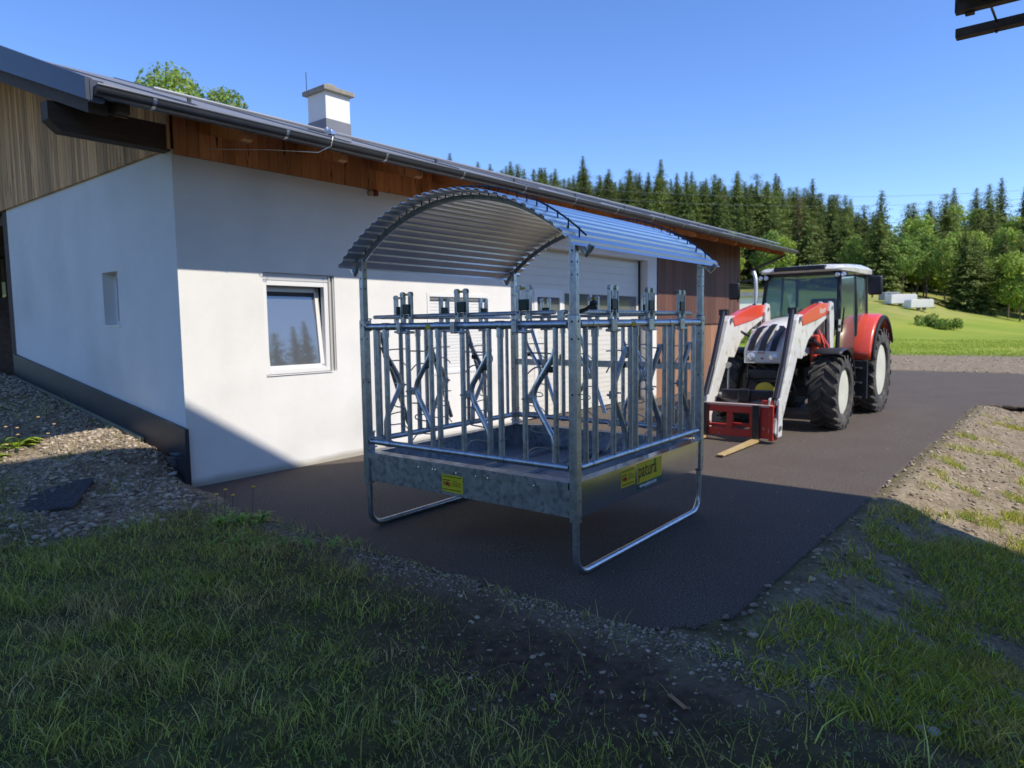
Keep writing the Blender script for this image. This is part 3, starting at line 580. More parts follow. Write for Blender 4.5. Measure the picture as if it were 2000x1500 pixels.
# feeding fences. side frame: (t along side, h) -> local
def side_map(side):
    if side == 'front': return lambda t, z, o=0: Vector((o, t, z))           # t 0..2 from B to A
    if side == 'right': return lambda t, z, o=0: Vector((FD - t, o, z))
    if side == 'left': return lambda t, z, o=0: Vector((t, FW - o, z))
    return lambda t, z, o=0: Vector((FD - o, FW - t, z))
ZTOP, ZBOT = 1.645, .722
for side in ('front', 'right', 'left', 'rear'):
    P = side_map(side); L = FW if side in ('front', 'rear') else FD
    if side == 'right': off0 = 0
    top = MB().tube([P(.045, ZTOP), P(L - .045, ZTOP)], .0275, 14)
    for t in (.60, 1.18, 1.75): top.tube([P(t - .035, ZTOP), P(t + .035, ZTOP)], .031, 14)
    fr = top.build('feeding_fence', M_galv, FE); fr['label'] = {'front': 'front feeding fence above the dull trough panel', 'right': 'side feeding fence above the bright trough panel', 'left': 'feeding fence facing the shed window', 'rear': 'rear feeding fence with a flat middle rail'}[side]
    bt = MB().tube([P(.045, ZBOT), P(L - .045, ZBOT)], .0245, 14)
    for t in (.60, 1.18, 1.75): bt.tube([P(t - .03, ZBOT), P(t + .03, ZBOT)], .0285, 14)
    bt.build('bottom_rail', M_galv, fr)
    rod = MB(); rod.tube([P(.16, 1.722, .02), P(L - .10, 1.722, .02)], .0145, 10)
    rod.build('locking_rod', M_galv, fr)
    if side == 'rear': MB().bar(P(.03, 1.27, -.0), P(L - .03, 1.27, -.0), .02, .06).build('middle_rail', M_galv, fr, smooth=False)
    for t in (.145, .60, .70, 1.18, 1.26, 1.75, 1.87):
        tt = t * L / 2
        b = MB(); r = .0215 if t in (.60, 1.18, 1.75) else .0185
        b.tube([P(tt, ZBOT, .0), P(tt, ZTOP, .0)], r, 10)
        if t in (.60, 1.18, 1.75): b.tube([P(tt, ZTOP - .085, 0), P(tt, ZTOP, 0)], .0265, 10)
        b.build('upright_bar', M_galv, fr)
    for ku, tb in enumerate((.395, .947, 1.505)):
        tb *= L / 2
        sgn = -1     # neck bar opens towards smaller t
        MB().tube([P(tb, ZBOT), P(tb, ZTOP)], .0195, 10).build('upright_bar', M_galv, fr)
        open_ = (side == 'left') or (side == 'rear')
        pts = [P(tb - .225, 1.48, .03), P(tb - .215, 1.44, .03), P(tb - .07, 1.235, .03), P(tb - .052, 1.19, .03), P(tb - .055, 1.145, .03), P(tb - .08, 1.09, .03), P(tb - .20, .91, .03), P(tb - .215, .86, .03), P(tb - .217, ZBOT, .03)]
        b = MB(); b.tube(pts, .0205, 10); nb = b.build('neck_bar', M_galv, fr)
        if open_:
            MB().tube([P(tb - .20, 1.60, -.035), P(tb + .10, .80, -.035)], .0185, 10).build('swing_bar', M_galv, fr)
        MB().box(P(tb - .028, 1.152, .02), (.05 if side in ('left', 'right') else .035, .05 if side in ('front', 'rear') else .035, .055)).tube([P(tb + .0, 1.152, -.03), P(tb, 1.152, .05)], .009, 8).tube([P(tb - .05, 1.165, -.03), P(tb - .05, 1.165, .06)], .006, 8).build('clamp', M_galv, fr, bevel=.006)
        MB().box(P(tb - .185, 1.35, .035), (.045, .045, .04)).box(P(tb - .15, 1.335, .035), (.025, .025, .03)).build('rubber_stop', M_black, fr, bevel=.008)
        def curl(points, r=.0048): return [P(tb + a, z, .045) for a, z in points]
        def smooth_path(ps, it=2):
            for _ in range(it):
                q = [ps[0]]
                for a, c in zip(ps[:-1], ps[1:]): q += [a * .75 + c * .25, a * .25 + c * .75]
                q.append(ps[-1]); ps = q
            return ps
        up_ = curl([(.015, 1.457), (-.18, 1.457), (-.235, 1.44), (-.24, 1.395), (-.20, 1.36), (-.075, 1.366), (-.03, 1.35), (.017, 1.31)])
        lo_ = curl([(.015, 1.054), (-.09, 1.058), (-.145, 1.02), (-.12, .97), (-.015, .968), (-.01, .928), (-.14, .925), (-.225, .905), (-.235, .855), (-.18, .825), (-.04, .828), (.02, .765)])
        MB().tube(smooth_path(up_), .0052, 6).build('guard_wire', M_galv, fr); MB().tube(smooth_path(lo_), .0052, 6).build('guard_wire', M_galv, fr)
        # latch bracket on top: two slotted plates with roller and block
        b = MB(); tilt = 0
        for dt in (-.042, .042):
            for dn_ in (-.014, .014):
                b.bar(P(tb + dt + dn_, 1.66, .0), P(tb + dt + dn_, 1.885, .0), .007, .022, up=P(0, 0, 1) - P(0, 0, 0))
            b.lathe([(.0, -.012), (.02, -.012), (.02, .012), (.0, .012)], tuple(P(tb + dt, 1.885)), 'y' if side in ('left', 'right') else 'x', 12) if False else b.tube([P(tb + dt, 1.885, -.012), P(tb + dt, 1.885, .012)], .021, 12)
            b.tube([P(tb + dt, 1.70, -.012), P(tb + dt, 1.70, .012)], .019, 10)
        lt = b.build('latch_frame', M_galv, fr, smooth=False)
        b = MB(); q = P(tb + .045, 1.632, -.02); b.box(q, (.075, .04, .085) if side in ('left', 'right') else (.075, .04, .085)); b.box(P(tb, 1.60, 0), (.08, .08, .02)); b.build('latch_plate', M_galv, fr, smooth=False, bevel=.006)
        MB().tube([P(tb - .045, 1.885), P(tb + .045, 1.885)], .0085, 8).build('latch_roller', M_yellow, fr)
        dvec = P(tb, 1.775, .0); MB().box(dvec, (.03, .075, .075) if side in ('front', 'rear') else (.075, .03, .075)).build('latch_block', M_green, fr, bevel=.006)
    MB().box(P(1.26 * L / 2, ZTOP - .005, -.0), (.058, .05, .032) if side in ('front', 'rear') else (.05, .058, .032)).build('yellow_mark', M_yellow, fr, bevel=.004)
# hand lever on the right fence
lv = MB(); lv.tube([(.07, .02, 1.72), (.13, .0, 1.735), (.19, -.02, 1.77)], [.014, .013, .013], 10); lv.lathe([(0, -.025), (.018, -.02), (.024, 0), (.018, .02), (0, .025)], (.20, -.02, 1.778), 'x', 12)
lv.build('locking_lever', M_black, FE)
lv = MB(); lv.tube([(.03, .55 - .55 + .12, 1.72), (.0, .06, 1.722)], .016, 8).box((.0, .10, 1.69), (.02, .05, .08)); lv.build('rod_end', M_galv, FE, bevel=.003)
# stickers
M_sty = mat('sticker_yellow', (.60, .50, .02), rough=.35); M_stg = mat('sticker_green', (.0, .10, .09), rough=.35); M_stb = mat('sticker_black', (.012, .012, .01), rough=.4)
M_str = mat('sticker_red', (.35, .01, .02), rough=.4); M_stw = mat('sticker_white', (.8, .8, .8), rough=.4); M_stl = mat('leaf_green', (.07, .22, .02), rough=.4)
def dealer_sticker(M, parent, flip=1):
    """M maps sticker plane (u right, v up, w out) to feeder space; .20 x .135"""
    def plate(u0, v0, u1, v1, w0, w1, name, m_, par):
        b = MB(); b.bb((u0, v0, w0), (u1, v1, w1)); b.v = [tuple(M @ Vector(v)) for v in b.v]; return b.build(name, m_, par, smooth=False)
    st = plate(0, 0, .205, .128, .0, .001, 'dealer_sticker', M_sty, parent)
    b = MB()     # lines of print too small to read
    for u0, u1, v, h_ in ((.012, .19, .110, .007), (.012, .085, .083, .008), (.110, .15, .084, .005), (.098, .19, .071, .0045), (.098, .19, .059, .0045), (.098, .19, .047, .0045), (.06, .082, .040, .004), (.012, .19, .014, .007)):
        u = u0
        while u < u1: w_ = min(rnd.uniform(.006, .016), u1 - u); b.bb((u, v, .001), (u + w_, v + h_, .0016)); u += w_ + .003
    b.v = [tuple(M @ Vector(v)) for v in b.v]; b.build('small_print', M_stb, st, smooth=False)
    text('sticker_logo', 'Yullin', .040, M_str, st, M @ Matrix.Translation((.010, .048, .002)), bold=.0016, sx=.80)
# front panel faces -x; u right (viewer) = -y, v = z, w = -x
Mf = Matrix(((0, 0, -1, -.0125), (-1, 0, 0, 1.165), (0, 1, 0, .425), (0, 0, 0, 1)))
dealer_sticker(Mf, o)
Mr = Matrix(((1, 0, 0, .565), (0, 0, -1, -.0165), (0, 1, 0, .485), (0, 0, 0, 1)))
dealer_sticker(Mr, o_r)
Mp = Matrix(((1, 0, 0, .805), (0, 0, -1, -.0165), (0, 1, 0, .425), (0, 0, 0, 1)))
def plate(u0, v0, u1, v1, w0, w1, name, m_, par, M=Mp):
    b = MB(); b.bb((u0, v0, w0), (u1, v1, w1)); b.v = [tuple(M @ Vector(v)) for v in b.v]; return b.build(name, m_, par, smooth=False)
st = plate(0, 0.044, .40, .205, 0, .001, 'maker_sticker', M_sty, o_r); plate(0, 0, .40, .0435, 0, .001, 'green_strip', M_stg, st)
text('maker_name', 'patura', .150, M_stb, st, Mp @ Matrix.Translation((.012, .088, .0015)), bold=.0012, sx=.78)
text('web_address', 'www.patura.com', .042, M_stw, st, Mp @ Matrix.Translation((.035, .011, .0015)), bold=.0010, sx=.95)
b = MB(); b.lathe([(.0, 0.001), (.024, .001), (.024, .002), (0, .002)], (0, 0, 0), 'z', 14); b.v = [tuple(Mp @ Vector((v[0] * .8 + .285, v[1] * 1.1 + .172, v[2]))) for v in b.v]; b.build('leaf_mark', M_stl, st)

# ------------------------------------------------------------------ tractor (local x forward = world -X, y = left side = world -Y)
TR = empty('tractor', (10.4, -3.5, 0), math.pi); tag(TR, 'red and white farm tractor with front loader and pallet fork parked beside the shed', 'tractor')
P_white = mat('white_paint', (.72, .72, .69), (.60, .60, .56), rough=.35, ns=3, coat=.4, c3=(.36, .30, .22), c3s=7, c3r=(.54, .78))
P_red = mat('red_paint', (.74, .065, .025), (.62, .07, .035), rough=.32, ns=3, coat=.5)
P_redw = mat('worn_red_paint', (.42, .02, .015), (.36, .03, .02), rough=.5, ns=6, c3=(.35, .22, .2), c3s=12, c3r=(.64, .72))
P_grey = mat('silver_paint', (.55, .57, .60), (.62, .64, .66), rough=.3, metal=.3, ns=4)
P_dark = mat('black_metal', (.013, .013, .015), (.025, .025, .028), rough=.5, ns=8)
P_cyl = mat('cylinder_black', (.02, .018, .025), rough=.3, coat=.4)
P_rub = mat('tyre_rubber', (.035, .033, .030), (.125, .112, .095), rough=.85, ns=6, bump=.2, contrast=(.4, .7))
P_rim = mat('cream_rim', (.66, .66, .55), (.55, .54, .44), rough=.45, ns=4)
P_glass = mat('cab_glass', (.46, .60, .57), rough=.02, trans=.92, spec=.8)
P_lamp = mat('lamp_glass', (.75, .78, .8), rough=.08, metal=.4)
P_bolt = mat('bolt_metal', (.4, .4, .4), rough=.35, metal=.9)
def wheel(name, x, y, r, w_, lugs, rimr, side):
    hw = w_ / 2; sh = r - .035 * r / .55
    prof = [(rimr, -hw * .72), (rimr + .04, -hw * .95), (r * .80, -hw), (sh - .03, -hw * .96), (sh, -hw * .82), (sh + .005, 0), (sh, hw * .82), (sh - .03, hw * .96), (r * .80, hw), (rimr + .04, hw * .95), (rimr, hw * .72)]
    b = MB(); b.lathe(prof, (0, 0, 0), 'y', 56, closed=True)
    for k in range(lugs):
        for sd in (-1, 1):
            a = 2 * math.pi * (k + (.5 if sd > 0 else 0)) / lugs
            rows = []
            for f in (0.0, .35, .7, 1.0, 1.12):
                aa = a + sd * 0 + f * .26 * (26 / lugs); yy = sd * hw * min(f * .98, .98)
                rr = (r - .004 * f * f) if f < 1.05 else r - .09 * r; rb = sh - .012 if f < 1.05 else r - .13 * r
                rows.append((aa, yy if f < 1.05 else sd * hw * 1.02, rr, rb))
            vs = []; wdt = .033 / r * (r / .6)
            for aa, yy, rr, rb in rows:
                for da, rad in ((-wdt, rb), (-wdt * .75, rr), (wdt * .75, rr), (wdt, rb)):
                    vs.append((rad * math.cos(-(aa + da)), yy, rad * math.sin(-(aa + da))))
            fs = []
            for i in range(len(rows) - 1):
                for j in range(3): fs.append((i * 4 + j, i * 4 + j + 1, i * 4 + j + 5, i * 4 + j + 4))
            fs += [(0, 1, 2, 3), (16, 17, 18, 19)]
            b.add(vs, fs)
    o = b.build(name, P_rub, TR, ang=30); o.location = (x, y, r)
    sd = side; b = MB()
    b.lathe([(rimr + .012, sd * hw * .80), (rimr - .005, sd * hw * .80), (rimr - .03, sd * hw * .55), (rimr * .72, sd * hw * .35), (rimr * .66, sd * hw * .12), (rimr * .45, sd * hw * .10), (.0, sd * hw * .12)], (0, 0, 0), 'y', 40)
    b.lathe([(rimr, -sd * hw * .8), (rimr, sd * hw * .8), (rimr - .012, sd * hw * .8), (rimr - .012, -sd * hw * .8)], (0, 0, 0), 'y', 40, closed=True)
    b.build('rim', P_rim, o)
    b = MB(); b.lathe([(.0, sd * hw * .1), (.11 * r / .6, sd * hw * .1), (.10 * r / .6, sd * hw * .5), (.06, sd * hw * .62), (0, sd * hw * .62)], (0, 0, 0), 'y', 20)
    for k in range(8):
        a = k * math.pi / 4; b.box((.15 * r / .6 * math.cos(a), sd * hw * .16, .15 * r / .6 * math.sin(a)), (.025, .03, .025))
    b.build('hub', P_dark if r > .6 else P_grey, o)
    return o
for sd in (1, -1):
    wheel('front_wheel', 2.55, sd * .735, .565, .42, 20, .335, sd); wheel('rear_wheel', 0, sd * .70, .755, .50, 22, .46, sd)
# chassis and engine block
b = MB(); b.box((1.5, 0, .72), (3.2, .36, .34)).box((2.9, 0, .80), (.7, .42, .36)).box((.1, 0, .75), (.9, .6, .5)).box((2.55, 0, .56), (.2, 1.1, .16)).box((0, 0, .75), (.25, 1.1, .24)).box((1.35, .42, .55), (.8, .3, .4)).box((1.35, -.42, .55), (.8, .3, .4))
b.build('chassis', P_dark, TR, smooth=False, bevel=.02)
b = MB(); b.box((3.32, 0, .72), (.16, .62, .30)).box((3.38, 0, .86), (.1, .5, .14)); b.build('front_carrier', P_dark, TR, smooth=False, bevel=.02)
MB().lathe([(0, .0), (.13, .0), (.15, .04), (.15, .07), (.05, .1), (0, .1)], (3.42, .05, .60), 'x', 20).build('yellow_disc', M_yellow, TR)
b = MB()
for k in range(9): b.tube([(3.25 + rnd.uniform(0, .15), rnd.uniform(-.35, .4), 1.0), (3.4 + rnd.uniform(0, .1), rnd.uniform(-.4, .45), .8), (3.2 + rnd.uniform(0, .2), rnd.uniform(-.4, .45), .6)], .012, 6)
b.build('hydraulic_hoses', M_black, TR)
# hood: lofted sections
def loft(secs, name, m_, par, **k):
    n = len(secs[0]); b = MB(); b.v = [tuple(p) for s__ in secs for p in s__]
    for i in range(len(secs) - 1):
        for j in range(n): b.f.append((i * n + j, i * n + (j + 1) % n, (i + 1) * n + (j + 1) % n, (i + 1) * n + j))
    b.f += [tuple(range(n)), tuple(reversed(range((len(secs) - 1) * n, len(secs) * n)))]
    return b.build(name, m_, par, **k)
def hsec(x, hw, zb, zt, lean=0):
    return [(x + lean * 0, -hw, zb), (x, -hw * 1.02, zb + (zt - zb) * .45), (x - lean * .5, -hw * .93, zb + (zt - zb) * .82), (x - lean, -hw * .62, zt - .012), (x - lean, 0, zt), (x - lean, hw * .62, zt - .012), (x - lean * .5, hw * .93, zb + (zt - zb) * .82), (x, hw * 1.02, zb + (zt - zb) * .45), (x + lean * 0, hw, zb)]
hood = loft([hsec(1.72, .34, 1.16, 1.74), hsec(2.3, .335, 1.12, 1.71), hsec(2.85, .325, 1.08, 1.655, .04), hsec(3.18, .31, 1.05, 1.58, .14), hsec(3.38, .29, 1.03, 1.50, .26), hsec(3.45, .275, 1.03, 1.38, .20)], 'hood', P_white, TR, ang=50)
# grille: dark slots with white ribs on the raked nose
def nose_x(z): return np.interp(z, [1.03, 1.12, 1.22, 1.38, 1.50, 1.58, 1.66], [3.462, 3.462, 3.45, 3.36, 3.21, 3.08, 2.84])
gr = MB()
for y0, y1, zt_, lean in ((-.228, -.135, 1.575, .02), (-.062, .032, 1.60, 0), (.100, .193, 1.575, -.02)):
    zs = np.linspace(1.215, zt_, 12); vs = []; fs = []
    for i, z in enumerate(zs):
        sh_ = .045 * (z - 1.2) / .38; wv = 1 - .25 * (z > zt_ - .02)
        for y in (y0 * wv + sh_, y1 * wv + sh_): vs.append((nose_x(z) + .014, y, z))
    for i in range(11): fs.append((2 * i, 2 * i + 1, 2 * i + 3, 2 * i + 2))
    gr.add(vs, fs)
go = gr.build('grille_slots', M_black, hood, smooth=False, fix=False); sm_ = go.modifiers.new('thickness', 'SOLIDIFY'); sm_.thickness = .01; sm_.offset = 0
MB().prism([(1.035, -.27), (1.21, -.275), (1.21, .275), (1.035, .27)], 3.455, 3.468, 'x') if False else None
b = MB(); b.bb((3.44, -.262, 1.04), (3.468, .262, 1.205)); b.build('headlight_panel', P_grey, hood, smooth=False, bevel=.012)
for sd in (-1, 1):
    MB().lathe([(0, .0), (.06, .0), (.062, .012), (.045, .022), (0, .026)], (3.466, sd * .165, 1.12), 'x', 20).build('headlight', P_lamp, hood)
    b = MB(); b.bar((2.0, sd * .352, 1.32), (3.1, sd * .338, 1.28), .012, .14); b.build('side_grille', M_black, hood, smooth=False)
Mn = Matrix(((0, 0, 1, 3.4685), (1, 0, 0, -.075), (0, 1, 0, 1.165), (0, 0, 0, 1)))
text('maker_lettering', 'STEYR', .042, M_str, hood, Mn, bold=.001)
MB().box((3.47, 0, 1.10), (.004, .035, .025)).build('nose_badge', M_str, hood, smooth=False)
MB().box((2.05, .40, 1.22), (.5, .12, .42)).box((2.2, .40, 1.0), (.25, .1, .25)).build('side_tank_cover', P_red, TR, smooth=False, bevel=.03)
# cab
cp = MB()
fl, fr_, bl, br = (1.78, .60), (1.78, -.60), (.05, .62), (.05, -.62)
for sd in (-1, 1):
    cp.tube([(1.80, sd * .62, 1.0), (1.74, sd * .615, 1.75), (1.60, sd * .58, 2.44)], .034, 8)
    cp.tube([(.72, sd * .64, 1.05), (.70, sd * .64, 1.8), (.72, sd * .60, 2.44)], .026, 8)
    cp.tube([(-.15, sd * .62, 1.45), (-.1, sd * .60, 2.44)], .034, 8)
    cp.bar((1.80, sd * .62, 1.12), (.55, sd * .63, 1.12), .05, .12)
cp.tube([(1.78, -.62, 1.66), (1.78, .62, 1.66)], .03, 8); cp.bar((1.6, -.6, 2.43), (1.6, .6, 2.43), .06, .07); cp.box((.8, 0, 1.05), (1.7, 1.1, .2)); cp.box((1.85, 0, 1.40), (.12, .95, .5))
cp.tube([(1.60, -.58, 2.40), (1.62, -.35, 2.47), (1.62, .35, 2.47), (1.60, .58, 2.40)], .03, 8)
cab = cp.build('cab_frame', P_dark, TR, smooth=True)
def pane(pts, name='cab_window', th=.006):
    b = MB(); n_ = (Vector(pts[1]) - Vector(pts[0])).cross(Vector(pts[2]) - Vector(pts[0])).normalized() * th; k = len(pts)
    vs = [tuple(p) for p in pts] + [tuple(Vector(p) + n_) for p in pts]
    b.add(vs, [tuple(range(k)), tuple(reversed(range(k, 2 * k)))] + [(i, (i + 1) % k, (i + 1) % k + k, i + k) for i in range(k)])
    return b.build(name, P_glass, cab, smooth=False)
pane([(1.775, -.59, 1.68), (1.775, .59, 1.68), (1.61, .55, 2.40), (1.61, -.55, 2.40)], 'windscreen')
for sd in (-1, 1):
    pane([(1.76, sd * .625, 1.18), (.74, sd * .64, 1.15), (.73, sd * .605, 2.40), (1.60, sd * .59, 2.40)], 'door_window')
    pane([(.69, sd * .64, 1.5), (-.12, sd * .62, 1.5), (-.1, sd * .60, 2.40), (.71, sd * .605, 2.40)], 'side_window')
pane([(-.15, -.59, 1.5), (-.15, .59, 1.5), (-.11, .57, 2.40), (-.11, -.57, 2.40)], 'rear_window')
# inside: seat, wheel, dash
b = MB(); b.box((.55, 0, 1.42), (.45, .46, .12)); b.box((.32, 0, 1.75), (.12, .44, .6)); b.box((.5, -.33, 1.6), (.45, .1, .08)); b.box((.5, .33, 1.6), (.45, .1, .08)); b.build('driver_seat', M_black, cab, smooth=False, bevel=.04)
b = MB(); b.tube([(1.45, 0, 1.2), (1.25, 0, 1.72)], .04, 8)
ringp = [(1.24 + .17 * math.cos(a) * .45, .19 * math.sin(a), 1.76 - .17 * math.cos(a) * .6) for a in np.linspace(0, 2 * math.pi, 25)]
b.tube(ringp, .014, 8, cap=False); b.box((1.5, 0, 1.55), (.2, .4, .3)); b.build('steering_wheel', M_black, cab)
# roof: curved slab
rs = []
for x, hw, zb, zt_ in ((1.80, .56, 2.47, 2.50), (1.74, .64, 2.45, 2.555), (1.2, .68, 2.45, 2.60), (.4, .69, 2.45, 2.63), (-.20, .68, 2.46, 2.62), (-.35, .60, 2.48, 2.56)):
    rs.append([(x, -hw, zb), (x, -hw * 1.02, zb + (zt_ - zb) * .5), (x, -hw * .9, zt_ - .02), (x, -hw * .4, zt_ + .0), (x, hw * .4, zt_), (x, hw * .9, zt_ - .02), (x, hw * 1.02, zb + (zt_ - zb) * .5), (x, hw, zb)])
roof_ = loft(rs, 'cab_roof', P_white, TR, ang=45, bevel=.01)
b = MB(); b.prism([(1.70, -.43), (1.83, -.40), (1.86, 0), (1.83, .40), (1.70, .43)], 2.475, 2.548, 'z'); b.build('roof_front_trim', P_dark, roof_, smooth=False, bevel=.01)
for sd in (-1, 1):
    for k, y in enumerate((.60, .70)):
        b = MB(); b.lathe([(0, -.05), (.032, -.045), (.038, 0), (.036, .012), (0, .02)], (1.70, sd * y * .95, 2.385), 'x', 16); b.build('work_light', P_lamp, roof_)
    MB().box((1.66, sd * .62, 2.385), (.06, .2, .075)).build('lamp_housing', P_dark, roof_, smooth=False, bevel=.01)
    b = MB(); b.tube([(1.70, sd * .62, 2.36), (1.68, sd * .92, 2.36), (1.66, sd * 1.10, 2.34)], .015, 8); b.tube([(1.66, sd * 1.08, 2.42), (1.66, sd * 1.08, 2.0)], .012, 8)
    mo = b.build('mirror_arm', P_dark, TR)
    MB().box((1.69, sd * 1.13, 2.19), (.07, .20, .30)).build('mirror', P_dark, mo, bevel=.03)
    # fenders
    vs = []; fs = []; angs = np.linspace(R(12), R(150), 16)
    for a in angs:
        for y, rr in ((.46, .86), (.62, .90), (.88, .89), (.93, .86)):
            vs.append((rr * math.cos(a) * 1.02, sd * y, .78 + rr * math.sin(a) * 1.1))
    for i in range(15):
        for j in range(3): fs.append((4 * i + j, 4 * i + j + 1, 4 * i + j + 5, 4 * i + j + 4))
    b = MB(); b.add(vs, fs); f_ = b.build('rear_fender', P_red, TR, ang=50); mo_ = f_.modifiers.new('t', 'SOLIDIFY'); mo_.thickness = .025
    vs = []; fs = []
    for a in angs:
        for y, rr in ((.93, .87), (.96, .86), (.965, .80)): vs.append((rr * math.cos(a) * 1.02, sd * y, .78 + rr * math.sin(a) * 1.1))
    for i in range(15):
        for j in range(2): fs.append((3 * i + j, 3 * i + j + 1, 3 * i + j + 4, 3 * i + j + 3))
    b = MB(); b.add(vs, fs); f2 = b.build('fender_edge', P_dark, f_, ang=50); mo_ = f2.modifiers.new('t', 'SOLIDIFY'); mo_.thickness = .03
    b = MB(); b.prism([(.85, .9), (.80, 1.2), (.62, 1.45), (.35, 1.66), (.0, 1.74), (-.2, 1.5), (.2, .9)], sd * .44, sd * .47); b.build('fender_inner_panel', P_grey, TR, smooth=False)
    vs = []; fs = []
    aa = np.linspace(R(62), R(168), 12)
    for a in aa:
        for y, rr in ((.53, .64), (.56, .655), (.90, .655), (.94, .635)): vs.append((2.55 + rr * math.cos(a), sd * y, .58 + rr * math.sin(a)))
    for i in range(11):
        for j in range(3): fs.append((4 * i + j, 4 * i + j + 1, 4 * i + j + 5, 4 * i + j + 4))
    b = MB(); b.add(vs, fs); f3 = b.build('front_fender', P_dark, TR, ang=50); mo_ = f3.modifiers.new('t', 'SOLIDIFY'); mo_.thickness = .015
    b = MB(); b.bar((1.3, sd * .72, .98), (1.3, sd * .72, .35), .5, .05)
    for z in (.38, .62, .86): b.box((1.25, sd * .78, z), (.42, .24, .03))
    b.build('cab_steps', P_dark, TR, smooth=False, bevel=.008)
    # loader arm: tower, upper beam, red cover, lower arm, cylinders
    y0, y1 = sd * .50 - .05, sd * .50 + .05
    b = MB(); b.prism([(1.98, 1.93), (2.12, 1.95), (2.20, 1.80), (2.14, 1.35), (2.08, 1.12), (1.94, 1.10), (1.90, 1.35), (1.93, 1.7)], y0 - .045, y0 + .0); b.prism([(1.98, 1.93), (2.12, 1.95), (2.20, 1.80), (2.14, 1.35), (2.08, 1.12), (1.94, 1.10), (1.90, 1.35), (1.93, 1.7)], y1 - .0, y1 + .045)
    tw = b.build('loader_tower', P_white, TR, smooth=False, bevel=.008)
    MB().bar((2.05, sd * .44, 1.15), (2.05, sd * .30, .72), .16, .1).box((2.05, sd * .36, 1.05), (.3, .26, .12)).build('loader_bracket', P_dark, tw, smooth=False, bevel=.01)
    b = MB(); b.prism([(2.06, 1.88), (2.05, 1.72), (2.75, 1.52), (3.12, 1.36), (3.40, 1.10), (3.62, 1.12), (4.30, .20), (4.42, .10), (4.50, .16), (4.46, .34), (3.86, 1.30), (3.66, 1.66), (3.54, 1.74), (3.2, 1.74)], y0, y1)
    ar = b.build('loader_arm', P_white, TR, smooth=False, bevel=.01)
    b = MB(); b.prism([(2.10, 1.925), (2.10, 1.76), (2.7, 1.66), (3.42, 1.575), (3.50, 1.71), (3.0, 1.83), (2.5, 1.915)], y0 - .012, y1 + .012)
    rc = b.build('red_arm_cover', P_red, ar, smooth=False, bevel=.012)
    Mt = Matrix(((-math.cos(.13), 0, 0, 2.62), (0, 0, 1, y1 + .0135), (math.sin(.13), math.cos(.13), 0, 1.745), (0, 0, 0, 1)))
    if sd > 0:
        text('arm_lettering', 'Hauer', .13, P_white, rc, Mt, bold=.002)
    MB().tube([(3.56, sd * .5 - .08, 1.67), (3.56, sd * .5 + .08, 1.67)], .035, 10).tube([(2.07, sd * .5 - .11, 1.85), (2.07, sd * .5 + .11, 1.85)], .03, 10).tube([(4.40, sd * .5 - .09, .22), (4.40, sd * .5 + .09, .22)], .035, 10).build('arm_pins', P_bolt, ar)
    yc = sd * .5
    b = MB(); b.tube([(3.72, yc - .0, 1.80), (4.12, yc, 1.0)], .038, 12); b.box((3.70, yc, 1.79), (.09, .12, .09)); b.tube([(4.12, yc, 1.0), (4.36, yc, .60)], .044, 12); 
    b.build('tilt_cylinder', P_cyl, ar)
    MB().tube([(4.30, yc, .68), (4.44, yc, .44)], .02, 10).build('cylinder_rod', P_bolt, ar)
    b = MB(); b.tube([(2.05, sd * .5, 1.20), (2.6, sd * .5, 1.42), (3.1, sd * .5, 1.5)], .03, 10) if False else b.tube([(2.08, sd * .44, 1.22), (2.55, sd * .43, 1.36)], .045, 12); b.tube([(2.55, sd * .43, 1.36), (3.15, sd * .46, 1.50)], .022, 8)
    b.build('lift_cylinder', P_cyl, ar)
b = MB(); b.tube([(3.30, -.46, 1.38), (3.30, .46, 1.38)], .05, 12) if False else b.tube([(3.95, -.46, .86 - .28), (4.02, -.2, .50), (4.02, .2, .50), (3.95, .46, .58)], .045, 12)
b.build('loader_crossbar', mat('grey_cross_tube', (.30, .29, .29), (.22, .21, .21), rough=.5, ns=6), TR)
MB().box((4.06, 0, .62), (.10, .72, .13)).box((4.1, -.02, .60), (.12, .16, .2)).build('crossbar_block', P_cyl, TR, smooth=False, bevel=.015)
MB().tube([(2.62, -.46, 1.47), (2.62, -.30, 1.47)], .06, 12).tube([(2.62, .46, 1.47), (2.62, .30, 1.47)], .06, 12).build('loader_pivot_tube', P_grey, TR)
b = MB(); b.tube([(2.35, -.5, 1.5), (2.30, -.60, 1.15), (2.3, -.62, .85)], .04, 10); b.build('white_link', P_white, TR)
b = MB(); b.tube([(2.35, .50, 1.45), (2.33, .62, 1.25), (2.35, .60, .95), (2.2, .55, .8)], .02, 8); b.tube([(2.42, .50, 1.5), (2.5, .60, 1.3), (2.42, .62, .95)], .014, 8); b.build('red_hose_guard', P_red, TR)
b = MB(); b.tube([(3.7, -.42, .95), (3.72, -.42, .5)], .014, 8); b.lathe([(0, -.03), (.045, -.03), (.05, 0), (.045, .03), (0, .03)], (3.7, -.42, 1.0), 'x', 14); b.build('parking_stand', P_bolt, TR)
